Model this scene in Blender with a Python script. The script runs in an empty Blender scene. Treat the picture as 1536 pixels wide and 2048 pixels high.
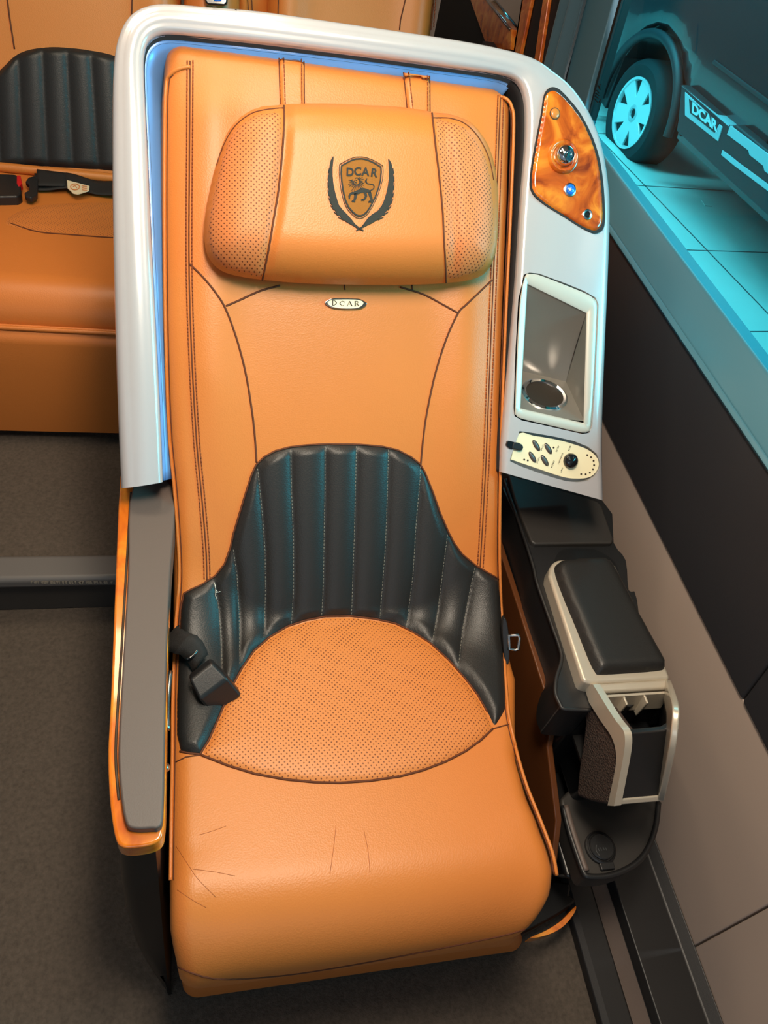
import bpy, bmesh, math, random
import numpy as np
from mathutils import Vector, Matrix
from mathutils.bvhtree import BVHTree
from mathutils.geometry import delaunay_2d_cdt
random.seed(4)
SC = bpy.context.scene
COL = SC.collection

# ------------------------------------------------------------------ camera
F = 1480.0
CX, CY = 768.0, 1024.0
R = Matrix(((0.9731578434842885, 0.0, -0.2301386792023655),
            (-0.15051875679167645, 0.7564642662758825, -0.6364793144333747),
            (0.1740916871045181, 0.6540350249395598, 0.7361591340419623)))
CAM = Vector((0, 0, 1.5))
cd = bpy.data.cameras.new('camera')
cd.sensor_fit = 'VERTICAL'
cd.sensor_height = 36.0
cd.lens = F * 36.0 / 2048.0
cd.clip_start = 0.02
cam = bpy.data.objects.new('camera', cd)
COL.objects.link(cam)
cam.matrix_world = Matrix.Translation(CAM) @ R.to_4x4()
SC.camera = cam

# ------------------------------------------------------------------ light and exposure
SC.view_settings.view_transform = 'Standard'
SC.view_settings.look = 'None'
SC.view_settings.gamma = 1.0
SC.view_settings.use_curve_mapping = False
SC.view_settings.exposure = 0.0
W = bpy.data.worlds.new('cabin_ambient')
W.use_nodes = True
W.node_tree.nodes['Background'].inputs[0].default_value = (0.80, 0.88, 1.0, 1)
W.node_tree.nodes['Background'].inputs[1].default_value = 0.24
SC.world = W


def area(name, loc, target, sx, sy, power, col):
    l = bpy.data.lights.new(name, 'AREA')
    l.shape = 'RECTANGLE'
    l.size, l.size_y = sx, sy
    l.energy = power
    l.color = col
    o = bpy.data.objects.new(name, l)
    COL.objects.link(o)
    o.location = loc
    d = Vector(target) - Vector(loc)
    o.rotation_euler = d.to_track_quat('-Z', 'Y').to_euler()
    return o


area('ceiling_lamp', (0.15, 0.56, 1.93), (0.22, 0.55, 0.5), 0.42, 0.30, 13.5, (1.0, 0.85, 0.68))
area('front_fill_light', (0.15, 0.36, 1.93), (0.26, 0.40, 0.4), 0.3, 0.2, 10.5, (1.0, 0.85, 0.68))  # added fill that brightens the seat front, not a known cabin lamp
area('ceiling_strip', (0.05, 1.25, 1.93), (0.1, 1.25, 0), 0.6, 0.08, 5.0, (1.0, 0.84, 0.62))
area('rear_ceiling_lamp', (-0.45, 1.35, 1.9), (-0.4, 1.7, 0.3), 0.4, 0.3, 6.0, (1.0, 0.82, 0.60))
area('windscreen_daylight', (-0.35, -1.7, 1.5), (0.2, 0.9, 0.8), 1.5, 0.7, 5.0, (0.66, 0.84, 1.0))
area('showroom_lamp_by_window', (2.6, 0.15, 1.8), (0.7, 1.1, 0.9), 1.0, 0.8, 78.0, (0.95, 1.0, 1.0))
area('showroom_lamp_over_floor', (1.35, 5.2, 3.2), (1.85, 5.2, -0.4), 0.5, 10.0, 740.0, (0.95, 1.0, 1.0))


# ------------------------------------------------------------------ materials
def lin(c):
    c = c / 255.0
    return c / 12.92 if c <= 0.04045 else ((c + 0.055) / 1.055) ** 2.4


def S(r, g, b):
    return (lin(r), lin(g), lin(b), 1.0)


def mat(name, col, rough=0.5, metal=0.0, coat=0.0, spec=0.5, bump=None, vary=0.0, vscale=8.0, sheen=0.0):
    m = bpy.data.materials.new(name)
    m.use_nodes = True
    nt = m.node_tree
    b = nt.nodes['Principled BSDF']
    b.inputs['Base Color'].default_value = col
    b.inputs['Roughness'].default_value = rough
    b.inputs['Metallic'].default_value = metal
    b.inputs['Coat Weight'].default_value = coat
    b.inputs['Coat Roughness'].default_value = 0.06
    b.inputs['Specular IOR Level'].default_value = spec
    b.inputs['Sheen Weight'].default_value = sheen
    tc = nt.nodes.new('ShaderNodeTexCoord')
    if vary:
        n = nt.nodes.new('ShaderNodeTexNoise')
        n.inputs['Scale'].default_value = vscale
        n.inputs['Detail'].default_value = 4
        mx = nt.nodes.new('ShaderNodeMix')
        mx.data_type = 'RGBA'
        mx.inputs['A'].default_value = tuple(c * (1 - vary) for c in col[:3]) + (1,)
        mx.inputs['B'].default_value = tuple(min(1, c * (1 + vary)) for c in col[:3]) + (1,)
        nt.links.new(tc.outputs['Object'], n.inputs['Vector'])
        nt.links.new(n.outputs['Fac'], mx.inputs['Factor'])
        nt.links.new(mx.outputs['Result'], b.inputs['Base Color'])
    if bump:
        kind, scale, strength = bump
        if kind == 'voronoi':
            t = nt.nodes.new('ShaderNodeTexVoronoi')
            out = t.outputs['Distance']
        else:
            t = nt.nodes.new('ShaderNodeTexNoise')
            t.inputs['Detail'].default_value = 6
            out = t.outputs['Fac']
        t.inputs['Scale'].default_value = scale
        nt.links.new(tc.outputs['Object'], t.inputs['Vector'])
        bp = nt.nodes.new('ShaderNodeBump')
        bp.inputs['Strength'].default_value = strength
        bp.inputs['Distance'].default_value = 0.002
        nt.links.new(out, bp.inputs['Height'])
        nt.links.new(bp.outputs['Normal'], b.inputs['Normal'])
    return m


def perforated(name, col, dot, pitch, rad, rough=0.5):
    """leather with a staggered grid of punched holes, from the UV in metres"""
    m = mat(name, col, rough)
    nt = m.node_tree
    b = nt.nodes['Principled BSDF']
    uv = nt.nodes.new('ShaderNodeUVMap')
    sep = nt.nodes.new('ShaderNodeSeparateXYZ')
    nt.links.new(uv.outputs[0], sep.inputs[0])

    def M(op, a, bb=None):
        n = nt.nodes.new('ShaderNodeMath')
        n.operation = op
        for i, v in enumerate((a, bb)):
            if v is None:
                continue
            if isinstance(v, (int, float)):
                n.inputs[i].default_value = v
            else:
                nt.links.new(v, n.inputs[i])
        return n.outputs[0]

    def cell(off):
        fx = M('SUBTRACT', M('FRACT', M('ADD', M('DIVIDE', sep.outputs[0], pitch), off)), 0.5)
        fy = M('SUBTRACT', M('FRACT', M('ADD', M('DIVIDE', sep.outputs[1], pitch), off)), 0.5)
        return M('SQRT', M('ADD', M('MULTIPLY', fx, fx), M('MULTIPLY', fy, fy)))
    d = M('MINIMUM', cell(0.0), cell(0.5))
    mr = nt.nodes.new('ShaderNodeMapRange')
    mr.inputs['From Min'].default_value = rad * 0.75
    mr.inputs['From Max'].default_value = rad * 1.25
    nt.links.new(d, mr.inputs['Value'])
    mx = nt.nodes.new('ShaderNodeMix')
    mx.data_type = 'RGBA'
    mx.inputs['A'].default_value = dot
    mx.inputs['B'].default_value = col
    nt.links.new(mr.outputs[0], mx.inputs['Factor'])
    nt.links.new(mx.outputs['Result'], b.inputs['Base Color'])
    bp = nt.nodes.new('ShaderNodeBump')
    bp.inputs['Strength'].default_value = 0.5
    bp.inputs['Distance'].default_value = 0.0012
    nt.links.new(mr.outputs[0], bp.inputs['Height'])
    nt.links.new(bp.outputs['Normal'], b.inputs['Normal'])
    return m


def woodmat(name, c1, c2, c3, scale=9.0):
    m = mat(name, c2, 0.22, 0, 1.0)
    nt = m.node_tree
    b = nt.nodes['Principled BSDF']
    tc = nt.nodes.new('ShaderNodeTexCoord')
    n1 = nt.nodes.new('ShaderNodeTexNoise')
    n1.inputs['Scale'].default_value = scale
    n1.inputs['Detail'].default_value = 5
    n1.inputs['Distortion'].default_value = 2.2
    cr = nt.nodes.new('ShaderNodeValToRGB')
    e = cr.color_ramp.elements
    e[0].position, e[0].color = 0.30, c1
    e[1].position, e[1].color = 0.68, c3
    k = e.new(0.48)
    k.color = c2
    nt.links.new(tc.outputs['Object'], n1.inputs['Vector'])
    nt.links.new(n1.outputs['Fac'], cr.inputs['Fac'])
    nt.links.new(cr.outputs['Color'], b.inputs['Base Color'])
    return m


TAN = S(202, 119, 52)
M = dict(
    tan=mat('tan_leather', TAN, 0.42, 0, 0, 0.45, ('voronoi', 420, 0.10), 0.06, 5),
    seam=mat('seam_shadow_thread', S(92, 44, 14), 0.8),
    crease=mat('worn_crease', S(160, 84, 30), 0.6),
    well=mat('dark_cup_well', S(58, 52, 46), 0.4, 0.4),
    stitch=mat('brown_thread', S(128, 62, 26), 0.8),
    greythread=mat('grey_thread', S(120, 118, 108), 0.8),
    palethread=mat('pale_frayed_thread', S(200, 198, 188), 0.8),
    perf=perforated('perforated_tan_leather', S(206, 124, 58), S(112, 54, 16), 0.0080, 0.13, 0.5),
    perfside=perforated('perforated_pillow_leather', S(204, 122, 66), S(110, 54, 20), 0.0074, 0.14, 0.55),
    black=mat('black_leather', S(36, 35, 34), 0.44, 0, 0, 0.42, ('voronoi', 420, 0.10)),
    pearl=mat('pearl_silver_lacquer', S(196, 194, 196), 0.22, 0.25, 0.8, 0.5, ('noise', 900, 0.03)),
    liner=mat('satin_cool_lit_liner', S(104, 156, 222), 0.4, 0.15, 0.3),  # blue of the reflected cool light is mixed into the liner colour
    gap=mat('dark_gap_rubber', S(22, 22, 24), 0.7),
    wood=woodmat('burl_wood_lacquer', S(120, 40, 6), S(190, 84, 14), S(226, 132, 36), 14),
    woodrear=woodmat('cabin_burl_trim', S(160, 62, 10), S(212, 104, 26), S(240, 150, 60), 12),
    woodtrim=woodmat('amber_wood_trim', S(186, 84, 10), S(222, 120, 22), S(240, 156, 40), 10),
    lidgrey=mat('dark_grey_lid', S(48, 45, 42), 0.5),
    blackplastic=mat('black_grained_plastic', S(28, 28, 29), 0.42, 0, 0, 0.5, ('noise', 700, 0.08)),
    satinblack=mat('satin_black_shell', S(16, 17, 19), 0.32),
    brownpanel=mat('dark_brown_side_panel', S(92, 52, 26), 0.3),
    armpad=mat('grey_brown_arm_leather', S(92, 80, 74), 0.5, 0, 0, 0.4, ('voronoi', 500, 0.06)),
    silver=mat('champagne_silver_plastic', S(196, 186, 168), 0.32, 0.35, 0.3),
    traysilver=mat('brushed_grey_tray', S(150, 146, 138), 0.33, 0.55),
    trayframe=mat('pale_silver_frame', S(208, 204, 192), 0.3, 0.25, 0.4),
    cream=mat('cream_control_plate', S(236, 226, 188), 0.4),
    chrome=mat('chrome', S(220, 220, 225), 0.06, 1.0),
    steel=mat('brushed_steel', S(190, 190, 188), 0.25, 1.0),
    dark=mat('near_black', S(9, 9, 10), 0.5),
    knob=mat('gloss_black_knob', S(20, 20, 22), 0.18, 0, 0.6),
    grey=mat('grey_button', S(96, 98, 98), 0.3, 0.4),
    blue=mat('blue_button', S(20, 110, 220), 0.25, 0, 0.5),
    amberbutton=mat('amber_button', S(200, 124, 50), 0.35, 0, 0.5),
    gold=mat('gold_embroidery', S(146, 92, 28), 0.75, 0, 0, 0.3, ('noise', 600, 0.3)),
    thread=mat('charcoal_embroidery', S(44, 46, 42), 0.75, 0, 0, 0.3, ('noise', 600, 0.3)),
    ink=mat('dark_print', S(60, 46, 30), 0.6),
    webbing=mat('black_webbing', S(38, 36, 35), 0.75, 0, 0, 0.3, ('noise', 500, 0.3)),
    red=mat('red_release_button', S(200, 20, 24), 0.4),
    tag=mat('cream_fabric_tag', S(222, 204, 170), 0.7),
    tagprint=mat('orange_tag_print', S(214, 130, 70), 0.7),
    carpet=mat('charcoal_carpet', S(84, 76, 68), 0.95, 0, 0, 0.1, ('noise', 260, 1.0), 0.45, 140),
    nosing=mat('grey_step_nosing', S(96, 94, 92), 0.5),
    nosingdark=mat('dark_step_riser', S(52, 48, 44), 0.7),
    scuff=mat('scuffed_wear', S(150, 142, 126), 0.8),
    taupe=mat('taupe_wall_vinyl', S(176, 157, 144), 0.55, 0, 0, 0.3, ('noise', 500, 0.05)),
    wallblack=mat('charcoal_wall_vinyl', S(48, 47, 50), 0.5, 0, 0, 0.4, ('noise', 500, 0.06)),
    ledge=mat('daylight_tinted_ledge', S(66, 112, 126), 0.38),  # grey ledge; the teal light from the glass is put into its colour
    pillar=mat('daylight_tinted_pillar_cover', S(66, 104, 120), 0.5),  # teal tint paints the window light onto the pillar
    ceiling=mat('cream_headliner', S(200, 190, 176), 0.9),
    curtain=mat('daylight_tinted_curtain', S(54, 84, 98), 0.8, sheen=0.3),  # dark cloth with the teal window light painted into its colour
    mesh=mat('brown_net_fabric', S(66, 54, 48), 0.8, 0, 0, 0.3, ('voronoi', 330, 0.9)),
    tile=mat('pale_stone_tile', S(214, 212, 206), 0.35, 0, 0, 0.5, None, 0.14, 2.5),
    carpaint=mat('dark_brown_car_paint', S(46, 40, 42), 0.22, 0.2, 0.8),
    carplastic=mat('black_car_cladding', S(40, 42, 46), 0.55),
    tyre=mat('tyre_rubber', S(38, 38, 40), 0.75, 0, 0, 0.4, ('noise', 40, 0.3)),
    alloy=mat('bright_alloy', S(226, 228, 230), 0.28, 0.35),
    stepsilver=mat('silver_step_board', S(190, 194, 198), 0.4, 0.2),
    showwall=mat('showroom_grey_wall', S(70, 74, 78), 0.8),
)
# leather creases on the tan leather are modelled; tinted glass:
g = bpy.data.materials.new('teal_tinted_glass')
g.use_nodes = True
nt = g.node_tree
nt.nodes.clear()
out = nt.nodes.new('ShaderNodeOutputMaterial')
tr = nt.nodes.new('ShaderNodeBsdfTransparent')
tr.inputs[0].default_value = (0.07, 0.70, 0.86, 1)
gl = nt.nodes.new('ShaderNodeBsdfGlossy')
gl.inputs['Roughness'].default_value = 0.02
fr = nt.nodes.new('ShaderNodeFresnel')
fr.inputs[0].default_value = 1.28
mx = nt.nodes.new('ShaderNodeMixShader')
nt.links.new(fr.outputs[0], mx.inputs[0])
nt.links.new(tr.outputs[0], mx.inputs[1])
nt.links.new(gl.outputs[0], mx.inputs[2])
nt.links.new(mx.outputs[0], out.inputs[0])
M['glass'] = g
g2 = mat('clear_lens', (0.9, 0.92, 1, 1), 0.03)
g2.node_tree.nodes['Principled BSDF'].inputs['Transmission Weight'].default_value = 1.0
M['lens'] = g2

# ------------------------------------------------------------------ sight lines: a photo pixel and a real surface give a point
def ray(px, py):
    return (R @ Vector((px - CX, CY - py, -F))).normalized()


class Plane:
    def __init__(s, p, n):
        s.p, s.n = Vector(p), Vector(n).normalized()

    def cast(s, px, py):
        d = ray(px, py)
        q = CAM + d * ((s.p - CAM).dot(s.n) / d.dot(s.n))
        n = s.n if s.n.dot(d) < 0 else -s.n
        return q, n


class Surf:
    def __init__(s, verts, faces, fallback=None):
        s.b = BVHTree.FromPolygons([tuple(v) for v in verts], faces)
        s.fb = fallback

    def cast(s, px, py):
        d = ray(px, py)
        q, n, i, k = s.b.ray_cast(CAM, d)
        if q is None:
            if s.fb:
                return s.fb.cast(px, py)
            q, n, i, k = s.b.find_nearest(CAM + d * 1.2)
        if n.dot(d) > 0:
            n = -n
        return q, n


def ZP(z): return Plane((0, 0, z), (0, 0, 1))
def XP(x): return Plane((x, 0, 0), (1, 0, 0))
def YP(y): return Plane((0, y, 0), (0, 1, 0))


# ------------------------------------------------------------------ object helpers
ORG = {}


def setp(o, label=None, cat=None, group=None, kind=None):
    if label: o['label'] = label
    if cat: o['category'] = cat
    if group: o['group'] = group
    if kind: o['kind'] = kind
    return o


def thing(name, loc, label, cat, group=None):
    o = bpy.data.objects.new(name, None)
    o.empty_display_size = 0.05
    COL.objects.link(o)
    o.location = loc
    ORG[o] = Vector(loc)
    return setp(o, label, cat, group)


def ob(name, verts, faces, m, parent=None, smooth=True, uv=None, angle=None, bevel=0, segs=3, sub=0, solid=0):
    verts = [Vector(v) for v in verts]
    if parent is not None:
        org = ORG[parent]
    else:
        lo = Vector([min(v[i] for v in verts) for i in range(3)])
        hi = Vector([max(v[i] for v in verts) for i in range(3)])
        org = Vector(((lo.x + hi.x) / 2, (lo.y + hi.y) / 2, lo.z))
    me = bpy.data.meshes.new(name)
    me.from_pydata([tuple(v - org) for v in verts], [], faces)
    me.validate()
    if uv:
        l = me.uv_layers.new(name='UVMap')
        for lp in me.loops:
            l.data[lp.index].uv = uv[lp.vertex_index]
    bm = bmesh.new()
    bm.from_mesh(me)
    bmesh.ops.recalc_face_normals(bm, faces=bm.faces)
    bm.to_mesh(me)
    bm.free()
    me.materials.append(M[m])
    if smooth:
        me.shade_smooth()
        if angle:
            me.set_sharp_from_angle(angle=math.radians(angle))
    o = bpy.data.objects.new(name, me)
    COL.objects.link(o)
    if parent is not None:
        o.parent = parent
    else:
        o.location = org
    ORG[o] = org
    if bevel:
        b = o.modifiers.new('bevel', 'BEVEL')
        b.width, b.segments = bevel, segs
        b.limit_method = 'ANGLE'
        b.angle_limit = math.radians(35)
        b.harden_normals = True
    if solid:
        sm = o.modifiers.new('solid', 'SOLIDIFY')
        sm.thickness = solid
    if sub:
        ss = o.modifiers.new('sub', 'SUBSURF')
        ss.levels = ss.render_levels = sub
    return o


def bake(o):
    """turn an object's modifiers into plain mesh"""
    dg = bpy.context.evaluated_depsgraph_get()
    dg.update()
    me = bpy.data.meshes.new_from_object(o.evaluated_get(dg))
    o.modifiers.clear()
    o.data = me
    return o


def prism(name, top, vec, m, parent=None, bevel=0.0, segs=3, smooth=True):
    """closed prism: planar outline 'top' swept by vec"""
    n = len(top)
    vec = Vector(vec)
    v = [Vector(p) for p in top] + [Vector(p) + vec for p in top]
    f = [list(range(n)), list(range(2 * n - 1, n - 1, -1))]
    for i in range(n):
        j = (i + 1) % n
        f.append([i, i + n, j + n, j])
    return ob(name, v, f, m, parent, smooth=smooth, angle=35, bevel=bevel, segs=segs)


def pxprism(name, px, surf, depth, m, parent=None, bevel=0.0, lift=0.0, segs=3, direction=None):
    pts, nn = [], Vector((0, 0, 0))
    for p in px:
        q, n = surf.cast(*p)
        pts.append(q)
        nn += n
    nn.normalize()
    d = direction if direction is not None else nn
    pts = [p + nn * lift for p in pts]
    return prism(name, pts, -Vector(d) * depth, m, parent, bevel, segs)


def boxv(x0, x1, y0, y1, z0, z1):
    return ([(x0, y0, z0), (x1, y0, z0), (x1, y1, z0), (x0, y1, z0), (x0, y0, z1), (x1, y0, z1), (x1, y1, z1), (x0, y1, z1)],
            [[0, 3, 2, 1], [4, 5, 6, 7], [0, 1, 5, 4], [1, 2, 6, 5], [2, 3, 7, 6], [3, 0, 4, 7]])


def box(name, x0, x1, y0, y1, z0, z1, m, parent=None, bevel=0.0, segs=3):
    v, f = boxv(x0, x1, y0, y1, z0, z1)
    return ob(name, v, f, m, parent, angle=35, bevel=bevel, segs=segs)


def tubegeo(pts, r, segs=6, closed=False):
    pts = [Vector(p) for p in pts]
    n = len(pts)
    V, Fc = [], []
    prev = None
    for i, p in enumerate(pts):
        a = pts[(i - 1) % n] if (closed or i > 0) else p
        b = pts[(i + 1) % n] if (closed or i < n - 1) else p
        d = (b - a)
        if d.length < 1e-9: d = Vector((1, 0, 0))
        d.normalize()
        if prev is None:
            u = d.orthogonal().normalized()
        else:
            u = (prev - d * prev.dot(d))
            u = u.normalized() if u.length > 1e-6 else d.orthogonal().normalized()
        prev = u
        w = d.cross(u)
        rr = r[i] if isinstance(r, (list, tuple)) else r
        for k in range(segs):
            t = 2 * math.pi * k / segs
            V.append(p + (u * math.cos(t) + w * math.sin(t)) * rr)
    for i in range(n if closed else n - 1):
        j = (i + 1) % n
        for k in range(segs):
            l = (k + 1) % segs
            Fc.append([i * segs + k, i * segs + l, j * segs + l, j * segs + k])
    if not closed:
        Fc.append([k for k in range(segs)][::-1])
        Fc.append([(n - 1) * segs + k for k in range(segs)])
    return V, Fc


def tube(name, pts, r, m, parent=None, segs=8, closed=False):
    v, f = tubegeo(pts, r, segs, closed)
    return ob(name, v, f, m, parent)


def dens(px, step, closed=False):
    """resample a pixel polyline evenly"""
    P = [np.array(p, float) for p in px]
    if closed: P = P + [P[0]]
    out = []
    for a, b in zip(P[:-1], P[1:]):
        k = max(1, int(round(np.linalg.norm(b - a) / step)))
        for i in range(k):
            out.append(a + (b - a) * i / k)
    if not closed: out.append(P[-1])
    return out


def smooth_px(px, n=8, closed=False):
    """Catmull-Rom through the pixel points"""
    P = [np.array(p, float) for p in px]
    N = len(P)
    out = []
    for i in range(N if closed else N - 1):
        if closed:
            a, b, c, d = P[(i - 1) % N], P[i], P[(i + 1) % N], P[(i + 2) % N]
        else:
            a, b, c, d = P[max(i - 1, 0)], P[i], P[i + 1], P[min(i + 2, N - 1)]
        for k in range(n):
            t = k / n
            out.append(0.5 * (2 * b + (c - a) * t + (2 * a - 5 * b + 4 * c - d) * t * t + (3 * b - a - 3 * c + d) * t ** 3))
    if not closed: out.append(P[-1])
    return out


def pxtube(name, px, surf, r, m, parent, lift=0.0, step=8, segs=6, closed=False):
    pts = []
    for p in dens(px, step, closed):
        q, n = surf.cast(*p)
        pts.append(q + n * lift)
    return tube(name, pts, r, m, parent, segs, closed)


def seams(name, lines, surf, r, m, parent, lift=0.0, step=8):
    for px in lines:
        pts = []
        for p in dens(px, step):
            q, n = surf.cast(*p)
            pts.append(q + n * lift)
        o = tube(name, pts, r, m, parent, 6)
    return o


def stitches(name, lines, surf, m, parent, pitch=9.0, length=5.5, r=0.0011, lift=0.0008):
    """a running stitch: one thread that dives under the leather between stitches"""
    for px in lines:
        P = dens(px, 1.0)
        s = 0
        pts = []
        while s + length < len(P):
            for i, up in ((s, -0.0035), (s + 0.4, lift), (s + length, lift), (s + length + 0.4, -0.0035)):
                q, n = surf.cast(*P[min(len(P) - 1, int(round(i)))])
                pts.append(q + n * up)
            s += pitch
        o = tube(name, pts, r, m, parent, 5)
    return o


def inside(poly, P):
    x, y = P[:, 0], P[:, 1]
    c = np.zeros(len(P), bool)
    n = len(poly)
    for i in range(n):
        x0, y0 = poly[i]
        x1, y1 = poly[(i + 1) % n]
        if y0 == y1: continue
        t = ((y0 > y) != (y1 > y)) & (x < (x1 - x0) * (y - y0) / (y1 - y0) + x0)
        c ^= t
    return c


def bdist(poly, P):
    d = np.full(len(P), 1e9)
    n = len(poly)
    for i in range(n):
        a = np.array(poly[i], float)
        b = np.array(poly[(i + 1) % n], float)
        ab = b - a
        l = ab @ ab
        if l < 1e-12: continue
        t = np.clip(((P - a) @ ab) / l, 0, 1)
        d = np.minimum(d, np.linalg.norm(P - (a + t[:, None] * ab), axis=1))
    return d


def tri_fill(poly, step):
    """2D triangulation of a polygon with interior points -> verts, faces, distance to edge"""
    B = dens(poly, step, True)
    bb = np.array(B)
    xs = np.arange(bb[:, 0].min(), bb[:, 0].max(), step)
    ys = np.arange(bb[:, 1].min(), bb[:, 1].max(), step * 0.866)
    G = np.array([(x + (step / 2 if j % 2 else 0), y) for j, y in enumerate(ys) for x in xs])
    if len(G):
        G = G[inside(B, G)]
    if len(G):
        G = G[bdist(B, G) > step * 0.55]
    P = [Vector((float(p[0]), float(p[1]))) for p in B] + [Vector((float(p[0]), float(p[1]))) for p in G]
    r = delaunay_2d_cdt(P, [], [list(range(len(B)))], 1, 1e-5)
    V = np.array([(v.x, v.y) for v in r[0]])
    return V, [list(f) for f in r[2]], bdist(B, V)


def patch(name, poly, surf, hfn, m, parent, step=6, uvfn=None, thick=0.0, sm=True, direction=None):
    """a panel lying on a surface: outline in pixels, hfn(px,py,edge_dist_px) -> stand-off in metres"""
    V2, Fc, D = tri_fill(poly, step)
    V, UV = [], []
    for (x, y), d in zip(V2, D):
        q, n = surf.cast(x, y)
        dd = direction if direction is not None else n
        V.append(q + dd * hfn(x, y, d))
        UV.append(uvfn(q) if uvfn else (q.x, q.y))
    return ob(name, V, Fc, m, parent, smooth=sm, uv=UV, solid=thick)


def puff(h, rr, base=-0.0006):
    def f(x, y, d):
        t = min(1.0, d / rr)
        return base + (h - base) * math.sqrt(max(0.0, 1 - (1 - t) ** 2))
    return f


class Decal:
    """flat marks collected in pixel space, then laid on a surface"""
    def __init__(s): s.V, s.F = [], []

    def poly(s, pts, step=None):
        V2, Fc, D = tri_fill([tuple(p) for p in pts], step or 3.0)
        k = len(s.V)
        s.V += [tuple(p) for p in V2]
        s.F += [[i + k for i in f] for f in Fc]
        return s

    def stroke(s, pts, w, closed=False):
        P = [np.array(p, float) for p in dens(pts, 3.0, closed)]
        n = len(P)
        k = len(s.V)
        ww = w if isinstance(w, (list, tuple)) else (w, w)
        for i, p in enumerate(P):
            a = P[(i - 1) % n] if (closed or i > 0) else p
            b = P[(i + 1) % n] if (closed or i < n - 1) else p
            d = b - a
            d = d / (np.linalg.norm(d) + 1e-9)
            q = np.array((-d[1], d[0]))
            wi = ww[0] + (ww[1] - ww[0]) * i / max(1, n - 1)
            s.V += [tuple(p + q * wi / 2), tuple(p - q * wi / 2)]
        for i in range(n if closed else n - 1):
            j = (i + 1) % n
            s.F.append([k + 2 * i, k + 2 * i + 1, k + 2 * j + 1, k + 2 * j])
        return s

    def disc(s, c, r, n=14):
        return s.poly([(c[0] + r * math.cos(2 * math.pi * i / n), c[1] + r * math.sin(2 * math.pi * i / n)) for i in range(n)], r)

    def text(s, txt, org, xv, yv, bold=0.0, spacing=1.0):
        """org: pixel of the baseline start; xv, yv: pixel vectors of one em along / up"""
        cu = bpy.data.curves.new('t', 'FONT')
        cu.body = txt
        cu.size = 1.0
        cu.offset = bold
        cu.space_character = spacing
        cu.resolution_u = 4
        o = bpy.data.objects.new('t', cu)
        COL.objects.link(o)
        dg = bpy.context.evaluated_depsgraph_get()
        dg.update()
        me = bpy.data.meshes.new_from_object(o.evaluated_get(dg))
        k = len(s.V)
        for v in me.vertices:
            s.V.append((org[0] + v.co.x * xv[0] + v.co.y * yv[0], org[1] + v.co.x * xv[1] + v.co.y * yv[1]))
        for p in me.polygons:
            s.F.append([i + k for i in p.vertices])
        bpy.data.objects.remove(o)
        bpy.data.curves.remove(cu)
        bpy.data.meshes.remove(me)
        return s

    def lay(s, name, surf, m, parent, lift=0.001, thick=0.0006):
        V = []
        for x, y in s.V:
            q, n = surf.cast(x, y)
            V.append(q + n * lift)
        o = ob(name, V, s.F, m, parent, smooth=False)
        sm = o.modifiers.new('solid', 'SOLIDIFY')
        sm.thickness = thick
        sm.offset = 0
        return o


def lathe(name, pos, axis, prof, m, parent, segs=28, sq=None):
    axis = Vector(axis).normalized()
    u = axis.orthogonal().normalized()
    w = axis.cross(u)
    V, Fc = [], []
    for r, h in prof:
        for k in range(segs):
            t = 2 * math.pi * k / segs
            V.append(Vector(pos) + (u * math.cos(t) + w * math.sin(t)) * r + axis * h)
    for i in range(len(prof) - 1):
        for k in range(segs):
            l = (k + 1) % segs
            Fc.append([i * segs + k, i * segs + l, (i + 1) * segs + l, (i + 1) * segs + k])
    if prof[0][0] > 1e-5: Fc.append([k for k in range(segs)][::-1])
    if prof[-1][0] > 1e-5: Fc.append([(len(prof) - 1) * segs + k for k in range(segs)])
    return ob(name, V, Fc, m, parent, angle=40)


def mpp(q):
    """metres per photo pixel at a point"""
    return -((R.transposed() @ (q - CAM)).z) / F


def dome(r, h, n=8, base=0.0):
    return [(r, base)] + [(r * math.cos(i * math.pi / 2 / n), base + h * math.sin(i * math.pi / 2 / n)) for i in range(n)] + [(1e-6, base + h)]


# ================================================================== THE SETTING
XW = 0.888
setp(box('floor', -2.2, 0.89, -1.2, 1.05, -0.06, 0.0, 'carpet'), kind='structure')
setp(box('ceiling', -1.6, 1.0, -0.6, 3.3, 1.96, 2.0, 'ceiling'), kind='structure')
setp(box('wall_rear', -2.2, 1.0, 3.42, 3.5, 0.0, 2.0, 'taupe'), kind='structure')
setp(box('wall_left', -2.26, -2.2, -1.2, 3.5, 0.0, 0.9, 'taupe'), kind='structure')
box_ = box('floor', -2.2, 0.89, 1.05, 3.42, -0.06, 0.13, 'carpet')
setp(box_, kind='structure')
box_.name = 'floor_rear_platform'
st = setp(thing('trim_1', (-0.8, 1.04, 0.0), None, None), kind='structure')
ob('step_nosing', *boxv(-2.2, 0.2, 0.992, 1.06, 0.102, 0.136), 'nosing', st, angle=35, bevel=0.012)
ob('step_riser', *boxv(-2.2, 0.2, 1.008, 1.05, 0.0, 0.110), 'nosingdark', st, angle=35, bevel=0.004)
D = Decal()
for i in range(26):
    x = 62 + i * 6.3 + random.uniform(-2, 2)
    D.poly([(x, 1163 + random.uniform(-2, 1)), (x + random.uniform(2, 7), 1162), (x + random.uniform(2, 6), 1166 + random.uniform(0, 3)), (x + 1, 1167)])
D.lay('worn_edge', YP(0.9915), 'scuff', st, 0.0005, 0.0004)

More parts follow.
